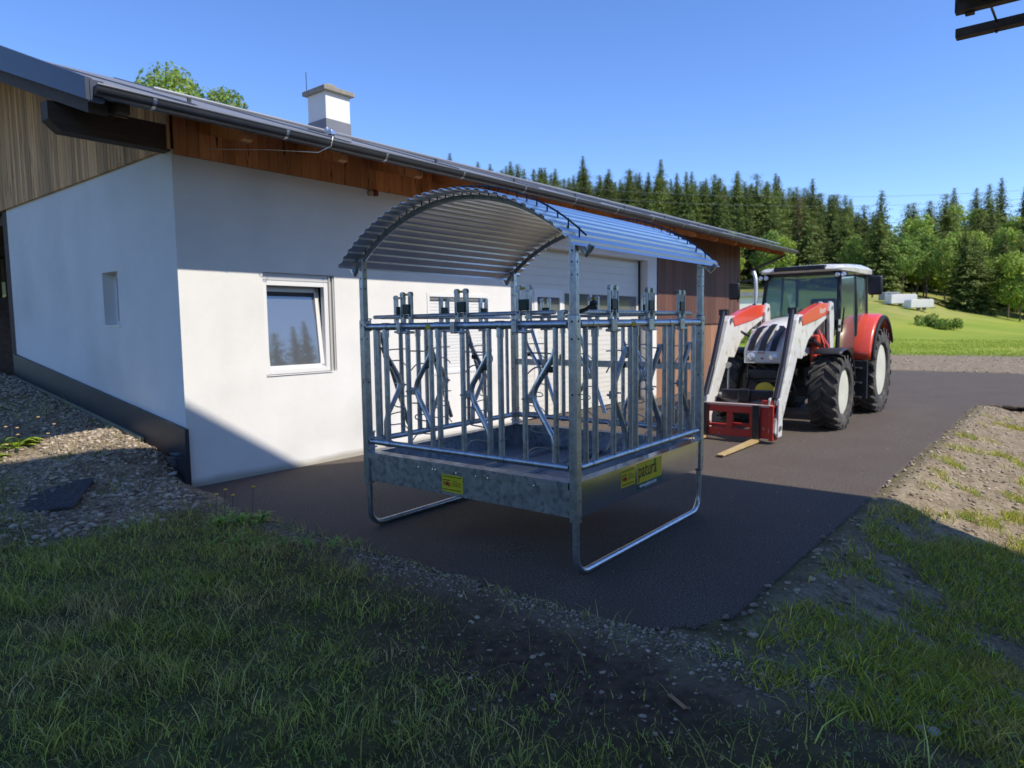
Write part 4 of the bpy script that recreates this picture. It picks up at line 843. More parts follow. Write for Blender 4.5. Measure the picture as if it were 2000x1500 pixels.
# exhaust
b = MB(); b.tube([(1.88, -.68, 1.45), (1.88, -.68, 2.25), (1.87, -.69, 2.38), (1.80, -.75, 2.50)], .032, 12); b.build('exhaust_pipe', P_grey, TR)
b = MB(); b.tube([(1.88, -.68, 1.30), (1.88, -.68, 1.95)], .055, 12); b.build('exhaust_shroud', P_dark, TR)
MB().tube([(1.72, .66, 1.45), (1.72, .69, 1.85)], .012, 6).tube([(1.9, .5, .9), (1.9, .5, 1.35)], .02, 8).tube([(1.66, -.2, 2.58), (1.66, -.2, 2.66)], .01, 6).tube([(1.66, .12, 2.58), (1.66, .12, 2.64)], .012, 6).build('grab_rails', P_dark, TR)
MB().box((1.84, .655, 1.62), (.05, .02, .09)).box((1.84, .655, 1.50), (.05, .02, .05)).build('small_reflectors', P_lamp, cab, smooth=False)
# fork carriage
cxf = 4.42
b = MB()
def slab(y0, y1, z0, z1, x0=cxf, x1=cxf + .06): b.bb((x0, y0, z0), (x1, y1, z1))
slab(-.62, .52, .40, .50); slab(-.62, .52, .07, .17); slab(-.62, -.40, .17, .40); slab(-.13, -.05, .17, .40); slab(.19, .52, .17, .40)
b.bb((cxf - .10, .46, .05), (cxf + .09, .52, .52)); b.bb((cxf - .10, -.64, .05), (cxf + .09, -.60, .52)); b.box((cxf - .05, .40, .54), (.1, .14, .08)); b.box((cxf - .05, -.40, .20), (.05, .5, .04)); b.box((cxf - .05, .05, .22), (.05, .3, .05))
fo_ = b.build('fork_carriage', P_redw, TR, smooth=False, bevel=.006)
MB().bb((cxf - .02, -.62, .495), (cxf + .07, .50, .525)).build('carriage_top_bar', mat('worn_pinkish_steel', (.50, .42, .38), (.42, .30, .26), rough=.5, ns=12), fo_, smooth=False, bevel=.004)
MB().bb((cxf + .065, .24, .06), (cxf + .10, .34, .52)).build('fork_upright', P_cyl, fo_, smooth=False, bevel=.006)
M_tine = mat('worn_yellow_fork_steel', (.50, .30, .08), (.60, .48, .26), rough=.5, ns=6, metal=.2)
b = MB(); b.add([(cxf + .07, .24, .025), (cxf + .07, .34, .025), (cxf + .07, .34, .06), (cxf + .07, .24, .06), (5.72, .245, .02), (5.72, .335, .02), (5.72, .335, .036), (5.72, .245, .036)], [(0, 3, 2, 1), (4, 5, 6, 7), (0, 1, 5, 4), (1, 2, 6, 5), (2, 3, 7, 6), (3, 0, 4, 7)])
b.build('fork_tine', M_tine, fo_, smooth=False)
MB().bb((cxf + .065, -.50, .06), (cxf + .10, -.40, .52)).build('fork_upright', P_cyl, fo_, smooth=False, bevel=.006)
b = MB(); b.bar((cxf + .07, -.45, .042), (5.72, -.45, .026), .10, .03); b.build('fork_tine', M_tine, fo_, smooth=False)
b = MB()
for sd in (-1, 1): b.prism([(4.36, .62), (4.44, .60), (4.46, .10), (4.30, .10), (4.28, .3)], sd * .5 - .07, sd * .5 - .05); b.prism([(4.36, .62), (4.44, .60), (4.46, .10), (4.30, .10), (4.28, .3)], sd * .5 + .05, sd * .5 + .07)
b.build('carriage_hooks', P_white, fo_, smooth=False)

# ------------------------------------------------------------------ the house behind the photographer (its roof edge reaches into the picture, its shade fills the foreground)
HO = empty('farmhouse', (0, 0, 0)); tag(HO, 'dark wooden roof corner with gutter hanging into the top right of the view', 'house')
SR = .66; He = 6.0
y_r = -6.32; x_e = 4.16; x_rg = -4.5
b = MB(); ze = He; zr_ = He + SR * (x_e - x_rg)
b.prism([(x_e, ze), (x_rg, zr_), (x_rg - 3.2, zr_ - SR * 3.2), (x_rg - 3.2, zr_ - SR * 3.2 - .12), (x_rg, zr_ - .12), (x_e, ze - .12)], y_r, -17.5)
b.build('house_roof', mat('pale_bounce_boarding', (.55, .42, .28), (.62, .50, .35), rough=.8, ns=3), HO, smooth=False)  # out of view; pale colour chosen to bounce light into the yard
b = MB(); b.prism([(3.2, -.5), (3.2, 6.3), (x_rg, zr_ - .7), (-7.2, 9), (-7.2, -.5)], -14.2, -17); b.build('house_wall', M_plaster, HO, smooth=False)
# low canopy edge seen at top right (beam + boards + hook)
b = MB(); b.bb((3.60, -6.21, 3.965), (3.70, -10.5, 4.035)); b.build('canopy_gutter', M_beam, HO, smooth=False, bevel=.004)
b = MB(); b.bb((3.05, -6.27, 3.97), (3.14, -10.5, 4.16)); b.bb((1.6, -6.29, 4.05), (3.04, -10.5, 4.12)); b.bb((3.10, -6.33, 3.955), (3.16, -6.39, 4.0)); b.build('canopy_board', M_beam, HO, smooth=False)
b = MB(); b.tube([(3.1, -6.49, 3.98), (3.66, -6.49, 4.03)], .009, 6); b.tube([(3.66, -6.49, 4.03), (3.66, -6.49, 3.95), (3.62, -6.49, 3.945)], .009, 6); b.build('gutter_hook', M_black, HO)
b = MB()
for y in (-6.45, -8.4, -10.3): b.bar((3.05, y, 4.05), (1.0, y, 4.25), .08, .1)
b.build('canopy_rafter', M_beam, HO, smooth=False)

# ------------------------------------------------------------------ trees
def blob_leaves(rs, centers, radii, n, size, flat=.0, tintbase=(1, 1, 1), var=.25):
    """leaf quads spread on the shells of clumps"""
    k = len(centers); c = rs.randint(0, k, n); d = rs.normal(size=(n, 3)); d /= np.linalg.norm(d, axis=1)[:, None]
    rr = radii[c] * (.55 + .5 * rs.rand(n) ** .5); p = centers[c] + d * rr[:, None]
    nrm = d * .6 + rs.normal(size=(n, 3)) * .6 + np.array([0, 0, .5]); nrm /= np.linalg.norm(nrm, axis=1)[:, None]
    t = np.cross(nrm, rs.normal(size=(n, 3))); t /= np.linalg.norm(t, axis=1)[:, None]; u = np.cross(nrm, t)
    sz = size * (.6 + .8 * rs.rand(n))[:, None]
    V = np.stack([p - t * sz, p - u * sz * .5, p + t * sz, p + u * sz * .5], 1).reshape(-1, 3); F = np.arange(4 * n).reshape(n, 4)
    tint = np.repeat((1 + var * (rs.rand(n, 1) * 2 - 1)) * (np.ones((1, 3)) * np.array(tintbase)) * (1 + .12 * rs.normal(size=(n, 3))), 4, axis=0)
    return V, F, np.clip(tint, .1, 2.5)
def mesh_only(name, V, F, material, tint):
    o = npmesh(name, V, F, material, tint=tint); return o
M_spruce = mat('spruce_needles', (.10, .145, .038), (.20, .25, .06), orand=.28, rough=.8, ns=.5, tint=True, sss=.25)
M_leaf = mat('broad_leaves', (.20, .30, .05), (.31, .41, .07), rough=.7, ns=.6, tint=True, sss=.35)
M_deadn = mat('dead_brown_needles', (.24, .13, .07), (.32, .19, .11), rough=.85, ns=.8, tint=True)
M_bark = mat('bark', (.11, .075, .05), (.2, .15, .11), rough=.9, ns=4, stretch=(3, 3, .6), bump=.3)
def spruce_proto(seed, H, Rw, dens=1.0, material=None, shape=.85, loose=0):
    rs = np.random.RandomState(seed); V = []; F = []; T = []; o = 0
    n = int(42 * dens)
    for i in range(n):
        f = .06 + .93 * (i / n) ** .92; z = H * f; L = Rw * (1 - f) ** shape * (1.0 + .25 * math.sin(i * 1.7)) + .15
        nb = int(7 + 5 * (1 - f)); a0 = rs.rand() * 6
        for k in range(nb):
            if rs.rand() < .10 + loose: continue
            a = a0 + 2 * math.pi * k / nb + rs.normal() * .2; l = L * (.65 + .55 * rs.rand()); m_ = max(2, int(l / .45) + 2)
            t = (np.arange(m_) + rs.rand(m_) * .8) / m_; droop = -.32 * t + .16 * t ** 2
            px_ = l * t; cz = z + l * droop + rs.normal(size=m_) * .08
            w_ = (.20 + .80 * (1 - f) ** .8) * (.95 - t * .40) * (.8 + .5 * rs.rand(m_))
            ca, sa = math.cos(a), math.sin(a)
            for j in range(m_):
                for q in range(3):
                    ox = rs.normal() * .16; oy = rs.normal() * w_[j] * .8; oz = rs.normal() * .13
                    cx_, cy_, cz_ = px_[j] + ox, oy, cz[j] + oz; s1 = w_[j] * .62; tilt = rs.normal(size=2) * .35
                    for dx_, dy_ in ((-s1, 0), (0, -s1 * .55), (s1, 0), (0, s1 * .55)):
                        x = cx_ + dx_; y = cy_ + dy_; zz = cz_ + dx_ * (tilt[0] - .35) + dy_ * tilt[1]
                        V.append((x * ca - y * sa, x * sa + y * ca, zz))
                    F.append((o, o + 1, o + 2, o + 3)); o += 4
                    c = .55 + .85 * rs.rand() ** 1.3; T += [(c * (1 + .12 * rs.normal()), c, c * .85)] * 4
    return npmesh('crown', V, F, material or M_spruce, tint=np.array(T))
def trunk_mesh(H, r):
    return MB().tube([(0, 0, -1.5), (0, 0, H * .3), (.02 * H * .1, 0, H * .65), (0, 0, H * .97)], [r * 1.1, r * .8, r * .45, r * .06], 8).build('trunk', M_bark, None)
def leafy_proto(seed, H, Rw, n=5200, size=.30, material=None, tb=(1, 1, 1)):
    rs = np.random.RandomState(seed); k = 26; c = rs.normal(size=(k, 3)); c /= np.linalg.norm(c, axis=1)[:, None]; c *= (rs.rand(k, 1) ** .4) * np.array([Rw * .72, Rw * .72, H * .32]); c[:, 2] += H * .62
    rad = Rw * (.26 + .2 * rs.rand(k)); V, F, T = blob_leaves(rs, c, rad, n, size, tintbase=tb)
    crown = npmesh('crown', V, F, material or M_leaf, tint=T)
    b = MB(); b.tube([(0, 0, -1), (0, 0, H * .25), (.1, .1, H * .55)], [.22, .17, .08], 8)
    for j in range(0, k, 2): b.tube([(0, 0, H * .28), tuple(c[j] * np.array([.5, .5, 1]) * .8 + np.array([0, 0, .05 * H])), tuple(c[j])], [.09, .05, .015], 5)
    return crown, b.build('trunk', M_bark, None)
protos = {}
for i, (H, Rw, dn_, lo) in enumerate(((21, 5.8, 1.1, 0), (22.5, 5.4, 1.15, .03), (20, 6.0, 1.0, .02), (21, 4.8, .95, .06))):
    protos['spruce%d' % i] = (spruce_proto(50 + i, H, Rw, dn_, shape=(.58, .72, .36, .32)[i], loose=lo), trunk_mesh(H, .28))
protos['dead'] = (spruce_proto(77, 18, 2.5, .8, M_deadn, loose=.15), trunk_mesh(18, .25))
for i in range(3): protos['leafy%d' % i] = leafy_proto(90 + i, 13 + 2 * i, 4.2 + .5 * i, tb=((1, 1, 1), (1.15, 1.1, .9), (.8, .85, .9))[i])
used = set()
def plant_tree(kind, x, y, z, sc, rz, name, label, cat, group=None):
    r = empty(name, (x, y, z), rz); r.scale = (sc, sc, sc * rnd.uniform(.92, 1.12)); tag(r, label, cat, group)
    for p in protos[kind]:
        if kind in used: c = p.copy(); COL.objects.link(c)
        else: c = p
        c.parent = r
    used.add(kind); return r
def dir_xy(q, dist):
    """ground position at sideways ratio q and distance along the view direction"""
    d = cfh * dist + cxh * (q * dist); return CAMP.x + d.x, CAMP.y + d.y
# (q, dist) forest
cells = []
def add_row(q0, q1, dist, step, kinds, jitter=.6, smin=.85, smax=1.15):
    q = q0
    while q < q1:
        cells.append((q + rnd.uniform(-1, 1) * step * jitter / dist * .5, dist + rnd.uniform(-4, 4), rnd.choice(kinds), rnd.uniform(smin, smax))); q += step / dist * rnd.uniform(.75, 1.25)
SP = ['spruce0', 'spruce1', 'spruce2', 'spruce3', 'spruce0', 'spruce1', 'spruce2']
for dist, st_ in ((146, 6.5), (160, 6.5), (175, 6.3), (192, 5.8), (210, 5.4), (226, 4.6), (235, 4.2), (244, 3.9), (252, 3.9)):
    add_row(-.14 if dist > 200 else (.02 if dist > 170 else .20), .53, dist, st_, SP, smin=.72 if dist < 170 else .92, smax=.86 if dist < 170 else 1.04)
for dist, st_ in ((131, 4.6), (142, 4.8), (155, 5.2), (170, 5.6), (188, 5.8), (206, 6.0)): add_row(.535, .82, dist, st_, SP + (['leafy2', 'leafy0', 'leafy1', 'leafy2', 'leafy1'] if dist < 190 else []), smin=.70 if dist < 150 else .85, smax=.85 if dist < 150 else 1.08)
add_row(.36, .54, 134, 8, ['spruce0', 'leafy0', 'spruce2', 'leafy2'], smin=.62, smax=.8)
gx_, gy_ = [], []
for q, dist, kind, sc in cells:
    x, y = dir_xy(q, dist); z = float(ground_z(x, y))
    if kind.startswith('leafy'): plant_tree(kind, x, y, z - .5, sc, rnd.uniform(0, 6), 'deciduous_tree', 'light green broadleaf tree mixed into the spruce forest on the hillside', 'tree', 'broadleaf trees in the hillside forest')
    else: plant_tree(kind, x, y, z - .8, sc, rnd.uniform(0, 6), 'spruce_tree', 'dark green spruce standing in the dense forest on the hillside', 'tree', 'spruces of the hillside forest')
x, y = dir_xy(.413, 146); plant_tree('dead', x, y, float(ground_z(x, y)), 1.0, 1, 'dead_spruce_tree', 'reddish brown dead spruce standing in front of the green forest', 'tree')
for q, dist, sc, lab in ((.312, 132, .78, 'bright yellow green tree just above the far end of the shed roof'), (.385, 118, .66, 'round bright green tree beside the tip of the shed roof'), (.585, 140, 1.0, 'tall light green tree at the forest edge right of the gap in the skyline'), (.66, 150, .95, 'broad yellow green tree high in the right part of the forest'), (.735, 122, .8, 'olive green tree at the right edge of the photo')):
    x, y = dir_xy(q, dist); plant_tree('leafy1', x, y, float(ground_z(x, y)) - .5, sc, rnd.uniform(0, 6), 'broadleaf_tree', lab, 'tree')
# walnut tree behind the roof at left
cr, tk = leafy_proto(123, 14.6, 2.8, n=24000, size=.10); xw, yw = dir_xy(-.448, 30); rt = empty('walnut_tree', (xw, yw, -.25)); tag(rt, 'bright green leafy tree top showing above the shed roof left of the chimney', 'tree'); cr.parent = rt; tk.parent = rt
# forest the window pane mirrors, beyond the right edge
for i in range(26):
    an = R(80 + i * 1.3); dd = 112 + (i % 2) * 10; d = cfh * math.cos(an) * dd + cxh * math.sin(an) * dd
    x, y = CAMP.x + d.x, CAMP.y + d.y; plant_tree(rnd.choice(SP), x, y, float(ground_z(x, y)) - .8, .8, rnd.uniform(0, 6), 'spruce_tree', 'dark green spruce standing in the dense forest on the hillside', 'tree', 'spruces of the hillside forest')

# far site cabins / caravans, bushes
P_cab = mat('white_cabin', (.80, .77, .70), (.66, .63, .58), rough=.6, ns=.4)
for (q, dist, L_, H_, dz, lab, nm) in ((.562, 93, 4.2, 1.5, .4, 'long white trailer on the slope behind the tractor', 'trailer'), (.588, 90, 3.6, 1.3, -.1, 'low white trailer in front of the longer one', 'trailer'), (.545, 96, 2.6, 1.3, .3, 'small grey cabin left of the white trailers', 'cabin')):
    x, y = dir_xy(q, dist); z = float(ground_z(x, y)); e = empty('site_trailer' if nm == 'trailer' else 'site_cabin', (x, y, z + dz * 0), math.atan2(cxh.y, cxh.x)); tag(e, lab, nm); e.scale = (.82, .82, .82)
    b = MB(); b.prism([(-L_ / 2, .45), (L_ / 2, .45), (L_ / 2, .45 + H_ * .92), (L_ / 2 - .3, .45 + H_), (-L_ / 2 + .2, .45 + H_), (-L_ / 2, .45 + H_ * .85)], -1, 1); b.build('body', P_cab if nm == 'trailer' else mat('grey_cabin', (.3, .31, .3), rough=.7), e, smooth=False, bevel=.05)
    b = MB(); [MB().bb((-L_ / 2 + .4 + k * 1.0, -1.012, .45 + H_ * .45), (-L_ / 2 + 1.0 + k * 1.0, -1.0, .45 + H_ * .8)).build('window', M_glass, e, smooth=False) for k in range(int(L_ / 1.1))] if nm == 'cabin' else None
    b = MB(); b.tube([(-.5, -.9, .3), (-.5, -.7, .3)], .3, 14).tube([(.4, -.9, .3), (.4, -.7, .3)], .3, 14).tube([(L_ / 2, 0, .4), (L_ / 2 + .9, 0, .4)], .05, 6); b.build('wheels_and_drawbar', P_rub, e)
rsb = np.random.RandomState(5); k = 14
for (q, dist, lab) in ((.605, 72, 'low dark green bush on the meadow slope below the trailers'), (.632, 70, 'second low bush right of the first on the meadow')):
    c = rsb.normal(size=(k, 3)) * np.array([1.6, 1.0, .3]) + np.array([0, 0, .5]); V, F, T = blob_leaves(rsb, c * .75, np.full(k, .45), 1800, .12, tintbase=(.7, .75, .6)); x, y = dir_xy(q, dist)
    o = npmesh('bush', V, F, M_leaf, tint=T); o.location = (x, y, float(ground_z(x, y))); tag(o, lab, 'bush')
# far low building seen left of the tractor cab
x, y = dir_xy(.335, 62); e = empty('low_outbuilding', (x, y, float(ground_z(x, y))), math.atan2(cxh.y, cxh.x)); tag(e, 'low pale outbuilding with flat roof seen between shed and tractor cab', 'building')
MB().bb((-2.5, -1, 0), (4, 2, 3.3)).build('wall', P_cab, e, smooth=False); MB().bb((-2.8, -1.3, 3.3), (4.3, 2.3, 3.65)).build('roof', M_roofm, e, smooth=False)
for k_, (q, dist) in enumerate(((.325, 54), (.338, 52))):
    V, F, T = blob_leaves(rsb, rsb.normal(size=(10, 3)) * .5 + np.array([0, 0, 1.2]), np.full(10, .6), 1500, .1); x, y = dir_xy(q, dist); o = npmesh('bush', V, F, M_leaf, tint=T); o.location = (x, y, 0); tag(o, ('left' if k_ == 0 else 'right') + ' one of two bright green bushes in front of the low outbuilding', 'bush')
# overhead wires
pw = empty('overhead_power_line'); tag(pw, 'two thin overhead wires crossing in front of the forest', 'power line')
for h0 in (0, 1.35):
    pts = []
    for t in np.linspace(0, 1, 14):
        q = -.05 + 1.0 * t; dist = 108; x, y = dir_xy(q, dist); pts.append((x, y, 21.2 - h0 + 3.0 * (2 * t - 1) ** 2 - 1.2 * t))
    MB().tube(pts, .022, 5).build('wire', mat('wire_grey', (.3, .31, .33), rough=.4, metal=.8), pw)

# ------------------------------------------------------------------ stones
def ico():
    bm = bmesh.new(); bmesh.ops.create_icosphere(bm, subdivisions=1, radius=1); V = np.array([v.co[:] for v in bm.verts]); F = np.array([[v.index for v in f.verts] for f in bm.faces]); bm.free(); return V, F
IV, IF = ico()
def stones(name, P_, size, material, seed, kindlab):
    rs = np.random.RandomState(seed); n = len(P_); a = rs.rand(n) * 6.28; ca, sa = np.cos(a), np.sin(a)
    sc = np.stack([size * (.8 + .7 * rs.rand(n)), size * (.6 + .5 * rs.rand(n)), size * (.4 + .35 * rs.rand(n))], 1)
    B_ = IV[None] * (1 + .22 * rs.normal(size=(n, len(IV), 1))) * sc[:, None]
    x = B_[..., 0] * ca[:, None] - B_[..., 1] * sa[:, None]; y = B_[..., 0] * sa[:, None] + B_[..., 1] * ca[:, None]
    V = np.stack([x, y, B_[..., 2]], -1) + P_[:, None]; F = IF[None] + (np.arange(n) * len(IV))[:, None, None]
    o = npmesh(name, V.reshape(-1, 3), F.reshape(-1, 3), material); return o
rs = np.random.RandomState(11)
pts = []; szs = []
def scatter(n, x0, x1, y0, y1, smin, smax, prob):
    X = rs.uniform(x0, x1, n); Y = rs.uniform(y0, y1, n); p = prob(X, -Y); k = (rs.rand(n) < p) & ~in_asph(X, Y) & ~((X > -.02) & (Y > -.02)); X = X[k]; Y = Y[k]
    s_ = smin + (smax - smin) * rs.rand(len(X)) ** 3; Z = ground_z(X, Y) + s_ * .18 + .009 * (X < 21); pts.append(np.stack([X, Y, Z], 1)); szs.append(s_)
nzf = lambda s, n: hnoise(s, -n, 1.6, 31) + .5 * hnoise(s, -n, 5, 32)
scatter(42000, -2.6, .0, -1.3, 5.5, .006, .030, lambda s, n: sstep(1.15, .75, n + .25 * nzf(s, n)) * sstep(-2.0 + .35 * nzf(s, n), -1.2, s) * np.clip(.55 - .9 * hnoise(s, -n, 2.4, 55), .06, 1))
scatter(22000, -.75, -.05, -6.3, -.8, .003, .012, lambda s, n: sstep(.30, .02, -.17 - s + .12 * nzf(s, n)) * .8)
scatter(26000, -.3, 13, -9.5, -5.6,   .003, .026, lambda s, n: sstep(3.0, .1, n - 5.65) * .5)
scatter(1500, -1.6, .4, -6.6, -3.5, .003, .015, lambda s, n: np.exp(-((s + .8) ** 2 / .5 + (n - 5.3) ** 2 / 1.6)))
scatter(9000, 21.9, 34, -12, 8, .015, .05, lambda s, n: .5 * np.ones_like(s))
X = rs.uniform(-.1, 9, 5200); Y = rs.uniform(-5.66, -.05, 5200); k = in_asph(X, Y) & (rs.rand(5200) < np.maximum(np.exp(-(X + .1) / .5), np.exp(-(5.66 + Y) / .35)) * .45 + .035); X = X[k]; Y = Y[k]
s_ = .0022 + .006 * rs.rand(len(X)) ** 3; pts.append(np.stack([X, Y, .004 + s_ * .3], 1)); szs.append(s_)
Pn = np.concatenate(pts); Sn = np.concatenate(szs)
o = stones('gravel', Pn, Sn, M_stone, 3, ''); tag(o, kind='stuff', label='pale loose gravel and stones along the asphalt and the shed', cat='gravel')
# single larger stones
for px_, sz, lab in (((-.30, -6.72), .035, 'white stone lying alone in the grass right of the asphalt tip'), ((-.17, .0), .05, 'pale rounded stone at the foot of the shed corner')):
    P_ = np.array([[px_[0], px_[1], float(ground_z(px_[0], px_[1])) + .02]]); o = stones('stone', P_, np.array([sz]), mat('pale_single_stone', (.45, .44, .42), (.34, .33, .3), rough=.8, ns=20), 9, ''); o.data.polygons.foreach_set('use_smooth', [True] * len(o.data.polygons)); s2 = o.modifiers.new('s', 'SUBSURF'); s2.levels = 1; s2.render_levels = 2; tag(o, lab, 'stone')
# flat stick
MB().box((0, 0, 0), (.13, .018, .008)).build('wood_stick', M_endgrain, None, smooth=False, bevel=.003)
st_ = bpy.data.objects['wood_stick']; st_.location = (-.72, -5.83, float(ground_z(-.72, -5.83)) + .018); st_.rotation_euler = (0, .05, R(58)); tag(st_, 'small flat weathered wood chip lying on bare soil', 'stick')
# perforated mat on the gravel bank
b = MB()
for k in range(15): b.bar((-.28 + k * .04, -.36, 0), (-.28 + k * .04, .36, 0), .014, .012)
for k in range(19): b.bar((-.28, -.36 + k * .04, .006), (.28, -.36 + k * .04, .006), .014, .010)
b.bb((-.29, -.37, -.012), (.29, .37, -.008))
o = b.build('grid_mat', mat('mat_grey', (.06, .06, .065), (.10, .10, .11), rough=.7, ns=10), None, smooth=False); mx_, my_ = -1.22, -.02; zc = float(ground_z(mx_, my_)); o.scale = (.8, .8, 1); o.location = (mx_, my_, zc + .035); o.rotation_euler = (R(12), R(-3), math.atan2(cxh.y, cxh.x) + .25); tag(o, 'dark perforated mat lying in the grass below the gravel bank', 'mat')

# ------------------------------------------------------------------ grass
M_grass = mat('grass_blades', (.8, .8, .8), rough=.6, tint=True, sss=.3, spec=.3)
def grass(name, X, Y, Hh, Wd, lean, cols, rs):
    n = len(X); Z = ground_z(X, Y) + .003; a = rs.rand(n) * 6.283; b_ = rs.rand(n) * 6.283
    ux, uy = np.cos(a) * Wd, np.sin(a) * Wd; lx, ly = np.cos(b_) * lean * Hh, np.sin(b_) * lean * Hh
    lv = []
    for f, wf in ((0, 1), (.4, .85), (.75, .55)):
        k = f ** 1.8; h_ = Hh * (f - .25 * lean * f * f)
        for sg in (-1, 1): lv.append(np.stack([X + lx * k + sg * ux * wf, Y + ly * k + sg * uy * wf, Z + h_], 1))
    lv.append(np.stack([X + lx, Y + ly, Z + Hh * (1 - .25 * lean)], 1))
    V = np.stack(lv, 1); base = (np.arange(n) * 7)[:, None]
    F = np.concatenate([base + np.array([[0, 1, 3]]), base + np.array([[0, 3, 2]]), base + np.array([[2, 3, 5]]), base + np.array([[2, 5, 4]]), base + np.array([[4, 5, 6]])], 0)
    return npmesh(name, V.reshape(-1, 3), F, M_grass, tint=np.repeat(cols, 7, axis=0))
rs = np.random.RandomState(21)
GXs = []; 
def seedpts(n, x0, x1, y0, y1, prob):
    X = rs.uniform(x0, x1, n); Y = rs.uniform(y0, y1, n)
    k = (rs.rand(n) < prob(X, -Y)) & ~in_asph(X, Y) & ~((X > -.04) & (Y > -.04))
    d = (X - CAMP.x) * cfh.x + (Y - CAMP.y) * cfh.y; a_ = (X - CAMP.x) * cxh.x + (Y - CAMP.y) * cxh.y
    k &= (d > 1.3) & (np.abs(a_) < .80 * d + .6)
    return X[k], Y[k]
def lawn_p(s, n):
    p = np.clip(.72 + .9 * hnoise(s, -n, 3.4, 64), .25, 1); nz = nzf(s, n) * .8; fine = hnoise(s, -n, 7, 61)
    g_ = sstep(1.25, .7, n + .25 * nz) * sstep(-2.2 + .4 * nz, -1.3, s)
    p *= 1 - (.97 - .6 * sstep(.1, .5, hnoise(s, -n, 2.0, 77))) * g_
    so_ = np.exp(-((s + .75) ** 2 / .28 + (n - 5.2) ** 2 / 1.5)) * 1.15 + np.exp(-((s + .34) ** 2 / .035)) * .9 * (n < 6.2)
    p *= np.clip(1 - so_ + .25 * nz, .03, 1)
    return np.clip(p * (.75 + .5 * fine), .02, 1)
def verge_p(s, n):
    nz = nzf(s, n); clump = sstep(-.18, .25, hnoise(s, -n, 1.5, 71) + .25 * hnoise(s, -n, 4, 72) + .25 * (n - 6.6) * (s < 4) + .10 * (n > 6.3) + .08 * (s < 2.5) - .26 * (s > 3.3) * sstep(7.1, 6.4, n))
    return np.clip(sstep(5.72, 6.1, n) * clump * (s < 12.5), 0, 1)
X, Y = seedpts(520000, -5.5, -.17, -8.2, 3.5, lawn_p); 
X2, Y2 = seedpts(210000, -.4, 12, -9.8, -5.7, verge_p)
def cols_for(X, Y, rs, gain=1.0):  # last argument scales the blade colours overall
    n = len(X); t = hnoise(X, Y, 1.1, 81) + .5 * hnoise(X, Y, 4, 82); dry = np.clip(sstep(.05, .6, t) * .6 + (rs.rand(n) < .14) * .8, 0, 1)[:, None]
    g1 = np.array([.19, .235, .045]); g2 = np.array([.44, .47, .10]); dr = np.array([.56, .43, .21]); r_ = rs.rand(n, 1) ** 1.3
    return ((g1 * (1 - r_) + g2 * r_) * (1 - dry) + dr * dry * (.5 + .6 * rs.rand(n, 1))) * gain * (.45 + 1.1 * rs.rand(n, 1))
n = len(X); patch = .5 + 1.0 * sstep(-.25, .5, hnoise(X, Y, 3.1, 91))
Hh = (.022 + .085 * rs.rand(n) ** 2.0) * patch; tall = rs.rand(n) < .03; Hh = np.where(tall, .09 + .13 * rs.rand(n), Hh)
o = grass('grass', X, Y, Hh, (.0012 + .0020 * rs.rand(n)), .3 + .9 * rs.rand(n), cols_for(X, Y, rs, 1.22), rs); tag(o, kind='stuff', label='short unmown grass in the shade in the foreground', cat='grass')
n = len(X2); o = grass('verge_grass', X2, Y2, .03 + .08 * rs.rand(n) ** 1.5, .002 + .002 * rs.rand(n), .3 + .8 * rs.rand(n), cols_for(X2, Y2, rs, 1.0) * np.array([1.3, 1.25, .7]), rs); tag(o, kind='stuff', label='patchy grass and weeds on the verge bank right of the asphalt', cat='grass')
# meadow edge tufts far off
X = rs.uniform(33, 60, 60000); Y = rs.uniform(-32, 14, 60000); n = len(X)
o = grass('meadow_grass', X, Y, .04 + .07 * rs.rand(n), .012 + .01 * rs.rand(n), .3 + .5 * rs.rand(n), np.array([.33, .42, .05]) * (.7 + .6 * rs.rand(n, 1)), rs); tag(o, kind='stuff', label='bright green sunlit meadow grass beyond the gravel strip', cat='grass')

# rosette weeds: broad leaves
M_weed = mat('weed_leaves', (.16, .28, .05), (.25, .38, .08), rough=.55, ns=20, tint=True, sss=.3)
def rosette(X, Y, L, nleaf, rs, up=.5, col=(1, 1, 1), w=.22):
    V = []; F = []; T = []; o = 0
    for x, y, l0 in zip(X, Y, L):
        z = float(ground_z(x, y))
        for k in range(nleaf):
            a = rs.rand() * 6.28; l = l0 * (.5 + .6 * rs.rand()); u = up * (.3 + rs.rand()); ca, sa = math.cos(a), math.sin(a); c = (.7 + .6 * rs.rand())
            for f, wf in ((0, .15), (.3, .7), (.6, 1), (.85, .75), (1, .05)):
                r_ = l * f; h_ = l * u * (f - .75 * f * f) + .004
                for sg in (-1, 1): V.append((x + ca * r_ - sa * sg * wf * l * w * .5, y + sa * r_ + ca * sg * wf * l * w * .5, z + h_)); T.append((col[0] * c, col[1] * c, col[2] * c))
            for j in range(4): F.append((o + 2 * j, o + 2 * j + 1, o + 2 * j + 3, o + 2 * j + 2))
            o += 10
    return V, F, np.array(T)
def weed_obj(name, args, label, cat, kind=None, group=None):
    V, F, T = rosette(*args[0], **args[1]); o = npmesh(name, V, F, M_weed, tint=T, smooth=True); tag(o, label, cat, group, kind); return o
X, Y = seedpts(6500, -4.5, -.2, -7.5, -1.2, lambda s, n: lawn_p(s, n) * 1.0)
weed_obj('lawn_weeds', ((X, Y, rs.uniform(.02, .045, len(X)), 7, rs), {}), 'small broad leaved weeds scattered through the shaded grass', 'weeds', kind='stuff')
X, Y = seedpts(6000, -.3, 9, -9.5, -5.8, verge_p)
weed_obj('verge_weeds', ((X, Y, rs.uniform(.03, .08, len(X)), 8, rs), {}), 'leafy weeds growing on the verge bank', 'weeds', kind='stuff')
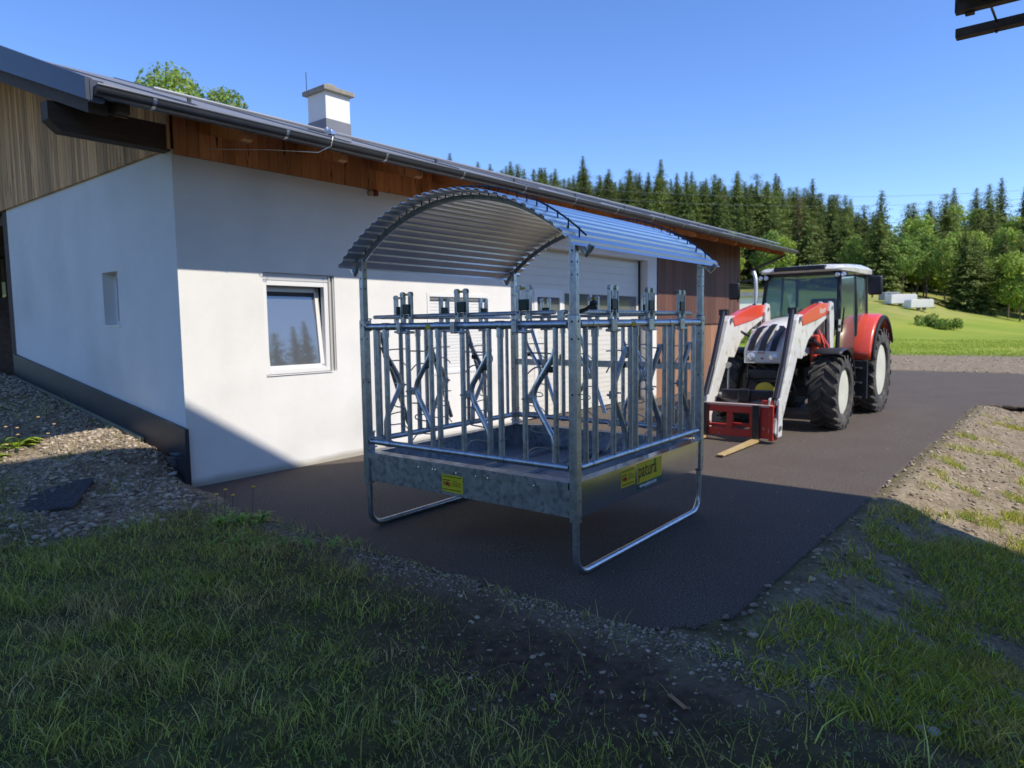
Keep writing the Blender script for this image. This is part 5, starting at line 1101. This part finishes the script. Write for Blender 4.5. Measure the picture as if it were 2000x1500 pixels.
def flower(x, y, h, parent, m_=None, lean=(0, 0), r=.014):
    z = float(ground_z(x, y)); b = MB().tube([(x, y, z), (x + lean[0] * .4, y + lean[1] * .4, z + h * .55), (x + lean[0], y + lean[1], z + h)], .0018, 5); s_ = b.build('stem', M_weed, parent)
    b = MB(); b.lathe([(0, -.004), (r * .5, -.003), (r, .003), (r * .8, .007), (0, .008)], (x + lean[0], y + lean[1], z + h), 'z', 12); b.build('flower_head', m_ or mat('dandelion_yellow', (.75, .52, .01), rough=.7), parent)
# hawkbit clump with yellow flowers at the asphalt edge
for i, (cx_, cy_, nl, L_, lab, fl_) in enumerate((( -.40, -1.72, 40, .17, 'leafy hawkbit clump with four yellow flowers at the asphalt edge near the shed corner', [(-.05, .32, .22), (.02, .30, .25), (.06, .25, .20), (.18, .12, .27)]),
        (-0.62 and (-.72, -2.18, 16, .12, 'small leafy clump just below the flowering hawkbit', [])), (-.52, -2.55, 18, .12, 'bright leafy clump on the bare edge right of the hawkbit', []), (-.30, -2.85, 14, .09, 'low leafy clump close to the asphalt edge', []))):
    e = empty('hawkbit_plant', (0, 0, 0)); tag(e, lab, 'plant')
    V, F, T = rosette([cx_, cx_ + .12, cx_ - .1], [cy_, cy_ - .1, cy_ + .12], [L_, L_ * .8, L_ * .8], nl, rs, up=1.9, w=.16, col=(1.1, 1.2, .9)); o = npmesh('leaves', V, F, M_weed, e, smooth=True, tint=T)
    for dx_, dy_, h_ in fl_: flower(cx_ + dx_, cy_ + dy_, h_, e, lean=(.03, .02), r=.018)
# dried flower plants in the sun patch at left
for i, (cx_, cy_, lab) in enumerate(((-1.14, 1.5, 'clump of pale dry flower heads and yellow green leaves in the sunlit patch'), (-1.52, 1.42, 'yellow green plant at the left edge of the sunlit gravel'))):
    e = empty('dry_flower_plant', (0, 0, 0)); tag(e, lab, 'plant')
    X = cx_ + rs.normal(size=7) * .16; Y = cy_ + rs.normal(size=7) * .22
    V, F, T = rosette(X, Y, np.full(7, .21), 24, rs, up=1.2, w=.18, col=(1.9, 1.5, .9)); npmesh('leaves', V, F, M_weed, e, smooth=True, tint=T)
    for k in range(13 if i == 0 else 4): flower(cx_ + rs.normal() * .22, cy_ + rs.normal() * .28, .20 + .16 * rs.rand(), e, mat('dry_seed_head', (.62, .42, .18), rough=.8), (rs.normal() * .02, rs.normal() * .02), .016)
# scattered single yellow flowers
for k, (x, y) in enumerate(((-.05, -6.9), (.15, -7.15), (-.95, -6.3), (.75, -6.9), (-2.6, -4.3), (-2.45, -4.4), (-1.75, -3.4), (-.35, -7.0))):
    e = empty('yellow_flower', (0, 0, 0)); tag(e, 'single small yellow flower low in the shaded grass', 'flower', 'small yellow flowers in the shaded grass'); flower(x, y, .035, e, r=.008)
